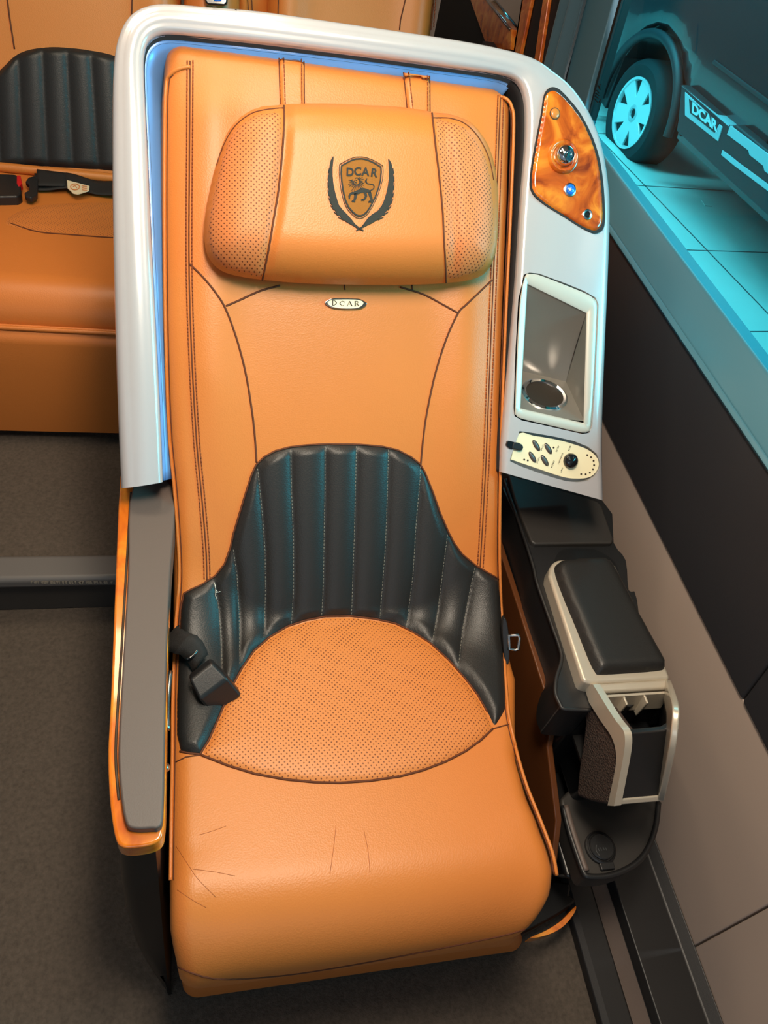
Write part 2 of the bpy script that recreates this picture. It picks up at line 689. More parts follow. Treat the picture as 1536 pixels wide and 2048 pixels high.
# window wall on the right: taupe lower panels, charcoal upper panels, ledge, glass
V, Fc = [], []
def addbox(b):
    v, f = b
    k = len(V)
    V.extend(v)
    Fc.extend([[i + k for i in q] for q in f])
q1, _ = XP(XW).cast(1375, 1900)
q2, _ = XP(XW).cast(1536, 1812)
def slab(y0a, y0b, y1a, y1b, z0, z1, x0a, x0b, th):
    # panel between y0 (far) and y1 (near); 'a' at bottom z0, 'b' at top z1; inner face x0a->x0b
    v = [(x0a, y0a, z0), (x0a, y1a, z0), (x0b, y1b, z1), (x0b, y0b, z1), (x0a + th, y0a, z0), (x0a + th, y1a, z0), (x0b + th, y1b, z1), (x0b + th, y0b, z1)]
    return v, [[0, 1, 2, 3], [7, 6, 5, 4], [0, 4, 5, 1], [1, 5, 6, 2], [2, 6, 7, 3], [3, 7, 4, 0]]
sl = (q2.y - q1.y) / (q2.z - q1.z)
ya, yb = q1.y + sl * (0 - q1.z), q1.y + sl * (0.467 - q1.z)
v, f = slab(2.6, 2.6, ya + 0.0015, yb + 0.0015, 0, 0.466, XW, XW, 0.05)
setp(ob('wall_right', v, f, 'taupe', None, angle=35, bevel=0.003), kind='structure')
v, f = slab(ya - 0.0015, yb - 0.0015, -1.2, -1.2, 0, 0.466, XW, XW, 0.05)
setp(ob('wall_right_front', v, f, 'taupe', None, angle=35, bevel=0.003), kind='structure')
V, Fc = [], []
q3, _ = XP(XW).cast(1493, 1396)
v, f = slab(2.6, 2.6, q3.y + 0.001, q3.y + 0.03, 0.468, 0.80, XW - 0.006, 0.85, 0.06)
setp(ob('trim_2', v, f, 'wallblack', None, angle=35, bevel=0.006), kind='structure')
v, f = slab(q3.y - 0.001, q3.y + 0.028, -1.2, -1.2, 0.468, 0.80, XW - 0.006, 0.85, 0.06)
setp(ob('trim_8', v, f, 'wallblack', None, angle=35, bevel=0.006), kind='structure')
# sloping window ledge in front of the glass (with the thin joint near its lower edge)
prof = [(0.846, 0.797), (0.8435, 0.802), (0.8475, 0.8075), (0.850, 0.8085), (0.8515, 0.8060), (0.853, 0.8115), (0.897, 0.8555), (0.900, 0.8590), (0.904, 0.8590), (0.93, 0.8590), (0.93, 0.78), (0.87, 0.78)]
n = len(prof)
V = [(x, 2.0, z) for x, z in prof] + [(x, -1.2, z) for x, z in prof]
Fc = [[i, (i + 1) % n, n + (i + 1) % n, n + i] for i in range(n)] + [list(range(n))[::-1], list(range(n, 2 * n))]
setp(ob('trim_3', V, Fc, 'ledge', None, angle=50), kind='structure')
win = setp(thing('window_1', (0.9, 0.6, 0.859), None, None), kind='structure')
tilt = -0.06   # the side leans in towards the roof
def wq(y, z, off=0.0): return Vector((0.905 + (z - 0.859) * tilt + off, y, z))
ob('pane', [wq(1.80, 0.85), wq(-1.2, 0.85), wq(-1.2, 1.97), wq(1.85, 1.97)], [[0, 1, 2, 3]], 'glass', win, smooth=False)
setp(box('wall_right_upper', 0.872, 0.93, -1.2, 2.6, 1.46, 1.97, 'taupe'), kind='structure')
# near-black rubber edge and daylight-tinted pillar cover at the far end of the window
pl = XP(XW)
ob('window_seal', [wq(1.80, 0.85, -.004), wq(1.812, 0.85, -.004), wq(1.868, 1.97, -.004), wq(1.852, 1.97, -.004), wq(1.80, 0.85, .02), wq(1.812, 0.85, .02), wq(1.868, 1.97, .02), wq(1.852, 1.97, .02)],
   [[0, 1, 2, 3], [7, 6, 5, 4], [0, 4, 5, 1], [1, 5, 6, 2], [2, 6, 7, 3], [3, 7, 4, 0]], 'dark', win, smooth=False)
D = Decal()
for (a, b) in [((1186.5, 180), (1192, 187)), ((1184.5, 186), (1192, 192)), ((1184, 191.5), (1191, 198)), ((1183, 197.5), (1189.5, 205.5))]:
    D.stroke([(a[0] + 7, a[1]), (b[0] + 7, b[1])], 1.8)
D.stroke([(1197, 170), (1199, 176), (1201, 180), (1200, 174), (1201.5, 168)], 1.6)
D.stroke([(1202, 198), (1200, 206), (1199, 204), (1201, 199)], 1.6)
D.lay('glass_marking', Plane(wq(1.0, 0.9), (1, 0, -tilt)), 'dark', win, 0.001, 0.0004)

def wallstrip(name, px0, px1, m, ztop=1.9, zlow=0.5, th=0.012, x=XW, parent=None, kind='structure'):
    """upright strip on the side wall between two leaning pixel lines ((top),(bottom)) each"""
    P = []
    for (a, b) in (px0, px1):
        qa, _ = XP(x).cast(*a)
        qb, _ = XP(x).cast(*b)
        s = (qa.y - qb.y) / (qa.z - qb.z)
        P += [Vector((x, qb.y + s * (zlow - qb.z), zlow)), Vector((x, qb.y + s * (ztop - qb.z), ztop))]
    top = [P[0], P[1], P[3], P[2]]
    o = prism(name, top, (th, 0, 0), m, parent, 0.003)
    if kind: setp(o, kind=kind)
    return o

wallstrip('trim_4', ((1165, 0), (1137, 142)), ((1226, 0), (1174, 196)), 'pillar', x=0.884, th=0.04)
wallstrip('wall_right_rear', ((1032, 0), (1020, 100)), ((1168, 0), (1136, 142)), 'gap', x=0.905, th=0.04)
wallstrip('trim_5', ((1045, 0), (1030, 97)), ((1062, 0), (1042, 97)), 'woodrear', x=0.893, th=0.012)
wallstrip('trim_6', ((1080, 0), (1063, 115)), ((1098, 0), (1083, 115)), 'wood', x=0.888, th=0.012) if False else None
wallstrip('trim_6', ((1085, 0), (1069, 113)), ((1096, 0), (1079, 113)), 'woodrear', x=0.893, th=0.012)
# rear quarter: wood sill under a second window
setp(prism('trim_7', [XP(XW).cast(*p)[0] for p in [(938, -6), (976, 0), (1023, 59), (1021, 100), (975, 100)]], (0.014, 0, 0), 'woodrear', None, 0.003), kind='structure')
w2 = setp(thing('window_2', (0.9, 2.75, 0.87), None, None), kind='structure')
a, _ = XP(XW).cast(976, 0)
b, _ = XP(XW).cast(1023, 59)
tube('sill_trim', [a + Vector((-.004, .2, 0)), a + Vector((-.004, 0, 0)), b + Vector((-.004, 0, 0))], 0.004, 'chrome', w2)
ob('pane', [(0.9, b.y - .02, 0.86), (0.9, 3.4, 0.86), (0.9, 3.4, 1.9), (0.9, b.y - .02, 1.9)], [[0, 1, 2, 3]], 'glass', w2, smooth=False)
setp(box('wall_right_quarter', 0.903, 0.92, 2.4, 3.4, 0.1, 0.845, 'gap'), kind='structure')
# rolled curtain by the pillar
V, Fc = [], []
nj = 40
for i in range(20):
    z = 0.55 + i * 0.07
    lean = (z - 0.93) * 0.28
    for j in range(nj):
        t = j / (nj - 1)
        V.append((0.868 + 0.014 * math.sin(t * 15.0) + 0.004 * math.sin(t * 31 + z * 3), 1.955 + 0.15 * t + lean * (0.9 + .2 * t) * 0.6, z))
for i in range(19):
    for j in range(nj - 1):
        Fc.append([i * nj + j, i * nj + j + 1, (i + 1) * nj + j + 1, (i + 1) * nj + j])
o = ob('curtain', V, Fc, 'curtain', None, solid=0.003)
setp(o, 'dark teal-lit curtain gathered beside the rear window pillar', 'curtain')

# floor channel and mat along the window wall
def pz(px, py, z): return ZP(z).cast(px, py)[0]
rail = thing('floor_rail', (0.78, 0.3, 0), 'black plastic floor rail running along the foot of the taupe window wall', 'rail')
x0, x1 = pz(1190, 2040, 0.0).x, XW - 0.002
V, Fc = [], []
prof = [(x0, 0.0), (x0, 0.022), (x0 + .012, 0.03), (x0 + .055, 0.03), (x0 + .062, 0.012), (x0 + .098, 0.012), (x0 + .104, 0.034), (x1 - .02, 0.034), (x1, 0.05), (x1, 0.0)]
n = len(prof)
V = [(x, 0.60, z) for x, z in prof] + [(x, -0.9, z) for x, z in prof]
Fc = [[i, (i + 1) % n, n + (i + 1) % n, n + i] for i in range(n)] + [list(range(n))[::-1], list(range(n, 2 * n))]
ob('rail_body', V, Fc, 'blackplastic', rail, angle=30, bevel=0.003)
box('rail_groove_liner', x0 + .063, x0 + .097, -0.9, 0.45, 0.0118, 0.0145, 'armpad', rail, 0.001)

# ================================================================== OUTSIDE
GZ = -0.40
gr = setp(box('floor_showroom', 0.95, 9.0, -3.0, 12.0, GZ - 0.1, GZ, 'tile'), kind='structure')
jm = thing('tile_joint', (2, 2, GZ), 'thin dark joint between the pale showroom floor tiles', 'joint')
a, b = pz(1290, 372, GZ), pz(1540, 632, GZ)
dj = (b - a).normalized()
nj_ = Vector((-dj.y, dj.x, 0))
V, Fc = [], []
def strip(c, d, L0, L1, w):
    k = len(V)
    s = Vector((-d.y, d.x, 0)) * w
    for t, sg in ((L0, 1), (L0, -1), (L1, -1), (L1, 1)):
        p = c + d * t + s * sg
        V.append((p.x, p.y, GZ + 0.002))
    Fc.append([k, k + 1, k + 2, k + 3])
for i in range(-2, 4):
    strip(a + nj_ * 0.8 * i, dj, -6, 6, 0.004)
for i in range(-6, 7):
    strip(a + dj * 0.8 * i, nj_, -2.4, 3.2, 0.003)
o = ob('floor_showroom_joint', V, Fc, 'showwall', None, smooth=False)
bpy.data.objects.remove(jm)
setp(o, kind='structure')
setp(box('wall_showroom', 8.9, 9.0, -3, 12, GZ, 4, 'showwall'), kind='structure')
setp(box('wall_showroom_end', 0.9, 9.0, 11.9, 12, GZ, 4, 'showwall'), kind='structure')

# SUV parked beside the van; its near side plane is turned a few degrees
sd = Vector((0.09, -1, 0)).normalized()     # along the car, towards the viewer
sn = Vector((-1, -0.09, 0)).normalized()    # out of its side, towards the van
SO = Vector((2.90, 5.05, GZ))
SP = Plane(SO, sn)
def sv(s, z, o=0.0): return SO + sd * s + sn * o + Vector((0, 0, z - GZ))
def spx(px, py, off=0.0):
    q, _ = Plane(SO + sn * off, sn).cast(px, py)
    return (q - SO).dot(sd), q.z
suv = thing('car', SO, 'dark brown off-road car with silver wheel outside the tinted window', 'car')
# wheel centre from the rim outline
rim = [spx(*p) for p in [(1238, 247), (1313, 199), (1289, 159), (1259, 297)]]
ws, wz = spx(1275, 228)
rr = 0.215
wr_ = max(0.33, min(0.40, wz - GZ))
def suvsec(s, front):
    """cross-section of the body (o outwards, z)"""
    return [(-0.9, -0.12), (-0.02, -0.12), (0.0, -0.02), (0.03, 0.16), (0.045, 0.34), (0.03, 0.52), (-0.02, 0.70), (-0.16, 1.0), (-0.30, 1.22), (-0.9, 1.24)]
V, Fc = [], []
ss = [-0.95, -0.9, -0.6] + [ws + .5 * math.cos(math.pi * (1 - i / 12)) for i in range(13)] + [ws + .6, 1.2, 1.6, 2.0, 2.6, 3.4]
ss = sorted(ss)
for s in ss:
    ar = max(0.0, 0.47 ** 2 - (s - ws) ** 2)
    zb = wz + math.sqrt(ar) if ar > 0 else -9
    for k, (o_, z) in enumerate(suvsec(s, 0)):
        z2 = z
        if k < 5 and ar > 0:
            z2 = max(z, zb + 0.02 * k)
        if k < 5 and s < ws - 0.46: z2 = max(z2, spx(1206, 142)[1] + 0.01 * k)
        if s < -0.92: o_ -= 0.12
        V.append(sv(s, z2, o_))
nk = len(suvsec(0, 0))
for i in range(len(ss) - 1):
    for k in range(nk - 1):
        Fc.append([i * nk + k, i * nk + k + 1, (i + 1) * nk + k + 1, (i + 1) * nk + k])
Fc.append(list(range(nk))); Fc.append([(len(ss) - 1) * nk + k for k in range(nk)][::-1])
ob('car_body', V, Fc, 'carpaint', suv, angle=50)
# flare round the arch
pts = [sv(ws + .47 * math.cos(t), wz + .47 * math.sin(t), 0.04) for t in [math.pi * (1.05 - 1.02 * i / 22) for i in range(23)]]
tube('wheel_arch_flare', pts, 0.03, 'carplastic', suv, 10)
box_pts = [sv(-0.42 + ws, -0.30, 0.0), sv(-0.42 + ws, 0.05, 0.0), sv(-0.50 + ws, 0.08, 0.0), sv(-0.55 + ws, -0.28, 0.0)]
prism('mud_flap', box_pts, -sn * 0.25, 'carplastic', suv, 0.01)
wh = lathe('tyre', sv(ws, wz, 0.05), sn, [(rr * 0.96, -0.02), (rr + .01, 0.0), (wr_ * .88, 0.012), (wr_ * .97, -0.01), (wr_, -0.04), (wr_, -0.20), (wr_ * .95, -0.23), (rr, -0.24)], 'tyre', suv, 56)
rimo = lathe('wheel_rim', sv(ws, wz, 0.05), sn, [(rr * 1.02, -0.03), (rr * 1.03, 0.006), (rr * .96, 0.008), (rr * .93, -0.025), (rr * .90, -0.12), (1e-6, -0.125)], 'alloy', suv, 56)
lathe('brake_drum', sv(ws, wz, 0.05), sn, [(rr * .89, -0.119), (rr * .89, -0.112), (1e-6, -0.112)], 'dark', rimo, 40)
for k in range(6):
    t = 0.35 + k * math.pi / 3
    c, s_ = math.cos(t), math.sin(t)
    def rp(r, w, o): return sv(ws + r * c - w * s_, wz + r * s_ + w * c, 0.05 + o)
    V = [rp(.03, -.046, -.012), rp(.03, .046, -.012), rp(rr * .95, .066, 0), rp(rr * .95, -.066, 0), rp(.03, -.046, -.07), rp(.03, .046, -.07), rp(rr * .95, .066, -.07), rp(rr * .95, -.066, -.07)]
    ob('spoke', V, [[0, 1, 2, 3], [7, 6, 5, 4], [0, 4, 5, 1], [1, 5, 6, 2], [2, 6, 7, 3], [3, 7, 4, 0]], 'alloy', rimo, angle=30, bevel=0.006)
lathe('hub_cap', sv(ws, wz, 0.035), sn, [(.055, -.02), (.055, .004), (.045, .010), (.034, .008), (.030, -.004), (1e-6, -.005)], 'stepsilver', rimo, 24)
lathe('hub_hole', sv(ws, wz, 0.031), sn, [(.030, 0.0), (1e-6, 0.001)], 'tyre', rimo, 20)
for k in range(6):
    t = 0.35 + math.pi / 6 + k * math.pi / 3
    lathe('wheel_nut', sv(ws + .075 * math.cos(t), wz + .075 * math.sin(t), 0.03), sn, [(.013, -.02), (.013, .004), (1e-6, .006)], 'dark', rimo, 8)
# side step with DCAR plate
SP2 = Plane(SO + sn * 0.10, sn)
def pq(*p): return SP2.cast(*p)[0]
stp = pxprism('side_step', [(1362, 168), (1452, 246), (1460, 256), (1470, 248), (1560, 322), (1560, 455), (1440, 345), (1352, 262), (1356, 238)], SP2, 0.16, 'carplastic', suv, 0.012)
pxprism('plate', [(1371, 184), (1446, 254), (1437, 283), (1371, 231)], SP2, 0.02, 'stepsilver', stp, 0.003, lift=0.006)
prism('step_top_edge', [pq(1362, 171), pq(1366, 174), pq(1456, 252), pq(1453, 246)], -sn * 0.17 , 'stepsilver', stp, 0.002)
pxprism('plate_field', [(1380, 198), (1441, 246), (1431, 266), (1382, 226)], SP2, 0.02, 'carplastic', stp, 0.002, lift=0.009)
Decal().text('DCAR', (1383.5, 223.5), (18.4, 14.4), (1.6, -28), 0.045, 0.98).lay('plate_lettering', Plane(SO + sn * 0.11, sn), 'alloy', stp, 0.001, 0.002)
pxprism('step_tread', [(1462, 251), (1560, 325), (1560, 365), (1530, 342), (1528, 332), (1500, 310), (1498, 301), (1464, 276), (1460, 272), (1455, 270)], SP2, 0.02, 'stepsilver', stp, 0.002, lift=0.006)
pxprism('step_tread', [(1446, 300), (1462, 312), (1478, 325), (1560, 385), (1560, 400), (1470, 332), (1443, 310)], SP2, 0.02, 'stepsilver', stp, 0.002, lift=0.005)
# door gap and belt mouldings on the body
tube('body_moulding', [sv(0.55, 0.36, 0.047), sv(3.2, 0.36, 0.047)], 0.012, 'carplastic', suv, 8)
tube('door_gap', [sv(1.25, -0.05, 0.0), sv(1.25, 0.16, 0.03), sv(1.27, 0.34, 0.045), sv(1.3, 0.6, 0.02)], 0.006, 'dark', suv, 6)
pxprism('litter', [(1403, 400), (1412, 402), (1424, 412), (1410, 411)], ZP(GZ + .004), 0.003, 'tile', None)
o = bpy.data.objects['litter']
o.name = 'paper_scrap'
setp(o, 'small pale scrap lying on the showroom floor under the car', 'scrap')

# ================================================================== REAR BENCH
bench = thing('rear_bench', (-0.1, 1.7, 0.13), 'tan leather rear bench behind the reclining seat at left', 'bench')
bx0, bx1 = -0.95, 0.66
def ribbon_grid(prof, xs, crown=0.0):
    V, Fc = [], []
    n = len(prof)
    for i, x in enumerate(xs):
        for (y, z) in prof: V.append((x, y, z))
    for i in range(len(xs) - 1):
        for j in range(n - 1):
            Fc.append([i * n + j, i * n + j + 1, (i + 1) * n + j + 1, (i + 1) * n + j])
    Fc.append(list(range(n))[::-1]); Fc.append([(len(xs) - 1) * n + j for j in range(n)])
    return V, Fc
def arc(c, r, a0, a1, n):
    return [(c[0] + r * math.cos(math.radians(a0 + (a1 - a0) * i / n)), c[1] + r * math.sin(math.radians(a0 + (a1 - a0) * i / n))) for i in range(n + 1)]
yf = 1.40
cprof = [(2.12, 0.36), (2.12, 0.515), (1.95, 0.520), (1.85, 0.522), (1.75, 0.528), (1.65, 0.535)] + arc((1.50, 0.465), 0.075, 75, 180, 10) + arc((1.50, 0.45), 0.075, 190, 250, 4) + [(1.55, 0.36)]
v, f = ribbon_grid(cprof, [bx0 + (bx1 - bx0) * i / 30 for i in range(31)])
ob('seat_cushion', v, f, 'tan', bench, angle=50)
CUSH = Surf(v, f)
bprof = [(1.60, 0.455)] + arc((yf + .035, 0.45 - .02), 0.035, 100, 180, 6) + [(yf, 0.36), (yf + .004, 0.25), (yf + .012, 0.165), (yf + .06, 0.155), (1.60, 0.16)]
v, f = ribbon_grid(bprof, [bx0, bx0 + .3, 0, bx1 - .3, bx1])
ob('front_panel', v, f, 'tan', bench, angle=50)
tube('front_piping', [(x, yf + 0.012, 0.463) for x in [bx0 + (bx1 - bx0) * i / 20 for i in range(21)]], 0.005, 'tan', bench)
box('bench_plinth', bx0 + .05, bx1 - .05, 1.56, 2.1, 0.13, 0.37, 'dark', bench, 0.004)
# backrests
bt = Vector((0, math.sin(math.radians(22)), math.cos(math.radians(22))))
bnrm = Vector((0, -bt.z, bt.y))
BO = Vector((0, 2.015, 0.515))
def back_mesh(name, xa, xb, h=0.68, wide=0.0):
    V, Fc = [], []
    nx, nv = 24, 22
    for j in range(nv + 1):
        vv = h * j / nv
        for i in range(nx + 1):
            x = xa + (xb - xa) * i / nx
            e = min(x - xa, xb - x, h - vv + 0.0)
            dr = 0.0
            r = 0.045
            if e < r: dr = r - math.sqrt(max(0, r * r - (r - e) ** 2))
            w = 0.02 - dr + 0.012 * math.exp(-((min(x - xa, xb - x) - .05) / .04) ** 2)
            V.append(BO + bt * vv + bnrm * w + Vector((x, 0, 0)))
    n1 = nx + 1
    for j in range(nv):
        for i in range(nx):
            Fc.append([j * n1 + i, j * n1 + i + 1, (j + 1) * n1 + i + 1, (j + 1) * n1 + i])
    base = len(V)
    V += [p - bnrm * 0.12 if True else p for p in V[:]]
    ring = [i for i in range(n1)] + [j * n1 + nx for j in range(1, nv + 1)] + [nv * n1 + i for i in range(nx - 1, -1, -1)] + [j * n1 for j in range(nv - 1, 0, -1)]
    for a_, b_ in zip(ring, ring[1:] + ring[:1]): Fc.append([a_, b_, b_ + base, a_ + base])
    for j in range(nv):
        for i in range(nx):
            Fc.append([base + j * n1 + i + 1, base + j * n1 + i, base + (j + 1) * n1 + i, base + (j + 1) * n1 + i + 1])
    o = ob(name, V, Fc, 'tan', bench, angle=60)
    return o, Surf(V, Fc, Plane(BO, bnrm))
b1, BS1 = back_mesh('backrest', -0.62, -0.07)
b2, BS2 = back_mesh('backrest', -0.06, 0.075)
b3, BS3 = back_mesh('backrest', 0.145, 0.572)
box('backrest_bridge', 0.07, 0.15, 2.20, 2.30, 0.5, 1.08, 'tan', bench, 0.02)
def flute(lines, amp):
    def f(x, y):
        xs = []
        for l in lines:
            ys = [p[1] for p in l]
            xs.append(np.interp(y, ys, [p[0] for p in l]))
        for a, b in zip(xs[:-1], xs[1:]):
            if a <= x <= b:
                return amp * abs(math.sin(math.pi * (x - a) / max(1e-6, b - a))) ** 0.6
        return amp * 0.5
    return f
rl = [[(-95, 90), (-80, 340)], [(-50, 90), (-42, 340)], [(-8, 90), (2, 340)], [(38, 95), (47, 335)], [(86, 95), (97, 335)], [(135, 95), (147, 335)], [(182, 95), (198, 335)], [(230, 95), (245, 335)], [(278, 95), (292, 335)], [(325, 95), (330, 335)]]
rf = flute(rl, 0.010)
lp = smooth_px([(-45, 330), (-48, 240), (-20, 165), (10, 130), (40, 105), (90, 94), (150, 96), (220, 108), (275, 130), (310, 170), (325, 240), (328, 342), (200, 340), (60, 332)], 4, True)
patch('lumbar_panel', lp, BS1, lambda x, y, d: -0.001 + min(1, d / 9) * 0.006 + min(1, d / 14) * rf(x, y), 'black', b1, 6)
seams('backrest_seam', [[(12, -20), (20, 40), (29, 98)], [(265, -20), (262, 60), (255, 115)]], BS1, 0.002, 'seam', b1, 0.0005)
seams('backrest_seam', [[(557, -6), (556, 40)], [(812, -6), (801, 40), (799, 60)], [(868, -8), (862, 60)]], BS3, 0.0016, 'seam', b3, 0.0005)
stitches('backrest_stitching', [[(872, -8), (867, 60)]], BS3, 'stitch', b3, 8, 5)
seams('backrest_seam', [[(495, -6), (497, 24)], [(503, -6), (505, 24)]], BS2, 0.0014, 'seam', b2, 0.0005)
# perforated insert edge on the cushion
patch('perforated_insert', smooth_px([(10, 448), (60, 462), (140, 468), (225, 474), (300, 474), (330, 440), (300, 408), (200, 404), (90, 408), (30, 425)], 4, True), CUSH,
      lambda x, y, d: -0.0006 + min(1, d / 8) * 0.003, 'perf', bench, 8, lambda q: (q.x, q.y))
seams('cushion_seam', [smooth_px([(20, 447), (75, 464), (140, 470), (225, 476), (300, 478)], 4)], CUSH, 0.0016, 'seam', bench, 0.0008)
tube('rear_piping', [(x, 1.985, 0.53) for x in [bx0 + (bx1 - bx0) * i / 20 for i in range(21)]], 0.012, 'tan', bench)
# lap belt on the bench
belt = thing('lap_belt', CUSH.cast(60, 375)[0], 'black lap belt buckled across the tan rear bench cushion', 'seat belt')
SB = CUSH
patch('webbing', [(70, 355), (130, 358), (180, 367), (260, 376), (330, 386), (330, 416), (225, 400), (150, 390), (72, 388)], SB, lambda x, y, d: 0.012 + 0.004 * math.sin(x / 18), 'webbing', belt, 6, None, 0.002)
patch('webbing_fold', [(76, 354), (133, 361), (132, 387), (76, 386)], SB, lambda x, y, d: 0.020, 'webbing', belt, 6, None, 0.003)
pxprism('buckle', [(-60, 345), (32, 348), (40, 356), (42, 386), (34, 392), (-60, 394)], Plane(SB.cast(0, 370)[0] + Vector((0, 0, .026)), (0, 0, 1)), 0.026, 'blackplastic', belt, 0.005)
pxprism('red_button', [(33, 350), (41, 350), (44, 366), (37, 372), (33, 366)], Plane(SB.cast(0, 370)[0] + Vector((0, 0, .028)), (0, 0, 1)), 0.018, 'red', belt, 0.003)
pxprism('tongue', [(50, 362), (56, 354), (72, 350), (76, 356), (74, 388), (62, 395), (50, 392), (48, 384), (58, 380), (58, 368)], Plane(SB.cast(60, 370)[0] + Vector((0, 0, .026)), (0, 0, 1)), 0.014, 'blackplastic', belt, 0.004)
tg = pxprism('tag', [(134, 360), (179, 372), (178, 381), (155, 388), (146, 386), (135, 376)], Plane(SB.cast(155, 374)[0] + Vector((0, 0, .022)), (0, 0, 1)), 0.002, 'tag', belt)
d_ = Decal()
d_.stroke([(150 + 9 * math.cos(t * .4), 374 + 6 * math.sin(t * .4)) for t in range(17)], 1.6)
d_.stroke([(146, 374), (150, 371), (154, 376)], 1.4)
for yy in (371, 375, 379): d_.stroke([(164, yy + 1), (174, yy + 2)], 1.0)
d_.lay('tag_print', Plane(SB.cast(155, 374)[0] + Vector((0, 0, .0225)), (0, 0, 1)), 'tagprint', tg, 0.0006, 0.0003)
# dark belt buckle peeping over the shell
kb = thing('belt_guide', BS2.cast(432, 5)[0], 'small dark belt guide with blue glint above the silver shell rim', 'belt guide')
pk = Plane(BS2.cast(432, 3)[0] + bnrm * 0.03, bnrm)
gd = pxprism('guide_body', [(407, -25), (458, -25), (455, 6), (450, 12), (416, 10), (410, 4)], pk, 0.03, 'knob', kb, 0.006)
pxprism('guide_plate', [(424, -20), (446, -20), (443, 3), (428, 3)], pk, 0.008, 'blue', gd, 0.003, lift=0.004)

# ================================================================== RECLINING SEAT
seat = thing('reclining_seat', (0.21, 0.55, 0.0), 'large tan leather reclining seat with silver shell and black lumbar panel', 'seat')
tv = Vector((0, 0.6491, 0.7607)).normalized()
nv_ = Vector((0, -tv.z, tv.y))
SEATO = Vector((0, 0.69, 0.42))
def BP(w): return Plane(SEATO + nv_ * w, nv_)
def loc_uvw(q):
    d = q - SEATO
    return d.x, d.dot(tv), d.dot(nv_)
def L(u, v, w): return SEATO + Vector((u, 0, 0)) + tv * v + nv_ * w

VT = 0.895      # back length
def profile(rf):
    """side path of the seat, (y,z) points with a crease fillet of radius rf; equal point counts for every rf"""
    C = Vector((SEATO.y, SEATO.z)); tb = Vector((tv.y, tv.z)); sf = Vector((-1, 0.03)).normalized()
    ang = tb.angle(sf)
    k = rf / math.tan(ang / 2)
    P = []
    for i in range(6):          # rolled top edge
        a = math.pi / 2 * (1 - i / 6)
        r = 0.03
        P.append(C + tb * (VT - r + r * math.sin(a)) + Vector((nv_.y, nv_.z)) * (-r + r * math.cos(a)))
    for i in range(56):
        P.append(C + tb * ((VT - .03) + (k - (VT - .03)) * i / 55))
    A = C + tb * k
    B = C + sf * k
    bis = (tb + sf).normalized()
    cen = C + bis * (rf / math.sin(ang / 2))
    va, vb = A - cen, B - cen
    th = va.angle(vb)
    ax = math.atan2(va.y, va.x); bx = math.atan2(vb.y, vb.x)
    d = bx - ax
    while d > math.pi: d -= 2 * math.pi
    while d < -math.pi: d += 2 * math.pi
    for i in range(1, 14):
        t = ax + d * i / 14
        P.append(cen + Vector((math.cos(t), math.sin(t))) * rf)
    rl_ = 0.105
    yl = 0.188
    end = Vector((yl + rl_, C.y + (C.x - yl - rl_) * 0.03))
    for i in range(30):
        P.append(B + (end - B) * i / 29)
    cl = end - Vector((0, rl_))
    for i in range(1, 15):
        t = math.pi / 2 + math.pi / 2 * i / 14
        P.append(cl + Vector((math.cos(t), math.sin(t))) * rl_)
    bot = P[-1]
    for i in range(1, 9):
        t = i / 8
        P.append(Vector((yl + 0.012 * t * t, bot.y + (0.215 - bot.y) * t)))
    # fold and skirt
    P.append(Vector((yl + 0.020, 0.206)))
    P.append(Vector((yl + 0.026, 0.203)))
    for i in range(8):
        P.append(Vector((yl + 0.024 + 0.006 * i / 7, 0.196 - 0.176 * i / 7)))
    return P
def nrm2(P):
    N = []
    for i in range(len(P)):
        d = (P[min(i + 1, len(P) - 1)] - P[max(i - 1, 0)]).normalized()
        N.append(Vector((-d.y, d.x)))
    return N
P0 = profile(0.05)
N0 = nrm2(P0)
if N0[30].dot(Vector((nv_.y, nv_.z))) < 0: sgn = -1
else: sgn = 1
NS = len(P0)
cum = [0.0]
for a, b in zip(P0[:-1], P0[1:]): cum.append(cum[-1] + (b - a).length)
# extruded helper surface to find where the photo's side edges meet the seat
V = [(x, p.x, p.y) for x in (-0.6, 1.0) for p in P0]
EXT = Surf(V, [[i, i + 1, NS + i + 1, NS + i] for i in range(NS - 1)], BP(0))
def edge_table(px):
    T = []
    for p in px:
        q, n = EXT.cast(*p)
        k = min(range(NS), key=lambda i: (P0[i].x - q.y) ** 2 + (P0[i].y - q.z) ** 2)
        T.append((cum[k], q.x))
    T.sort()
    return [t[0] for t in T], [t[1] for t in T]
LE = edge_table([(327, 125), (321, 200), (319, 400), (321, 700), (328, 880), (336, 1000), (344, 1100), (346, 1180), (345, 1300), (342, 1400), (341, 1500), (339, 1600), (338, 1700), (338, 1800), (338, 1880), (345, 1940), (352, 1970), (366, 2000)])
RE = edge_table([(1016, 183), (1029, 220), (1024, 400), (1013, 650), (1006, 850), (1003, 1000), (1003, 1120), (1008, 1250), (1015, 1360), (1025, 1450), (1052, 1550), (1082, 1630), (1106, 1695), (1117, 1745), (1112, 1790), (1088, 1845), (1040, 1880), (1005, 1915)])
NT = 64
profs = {}
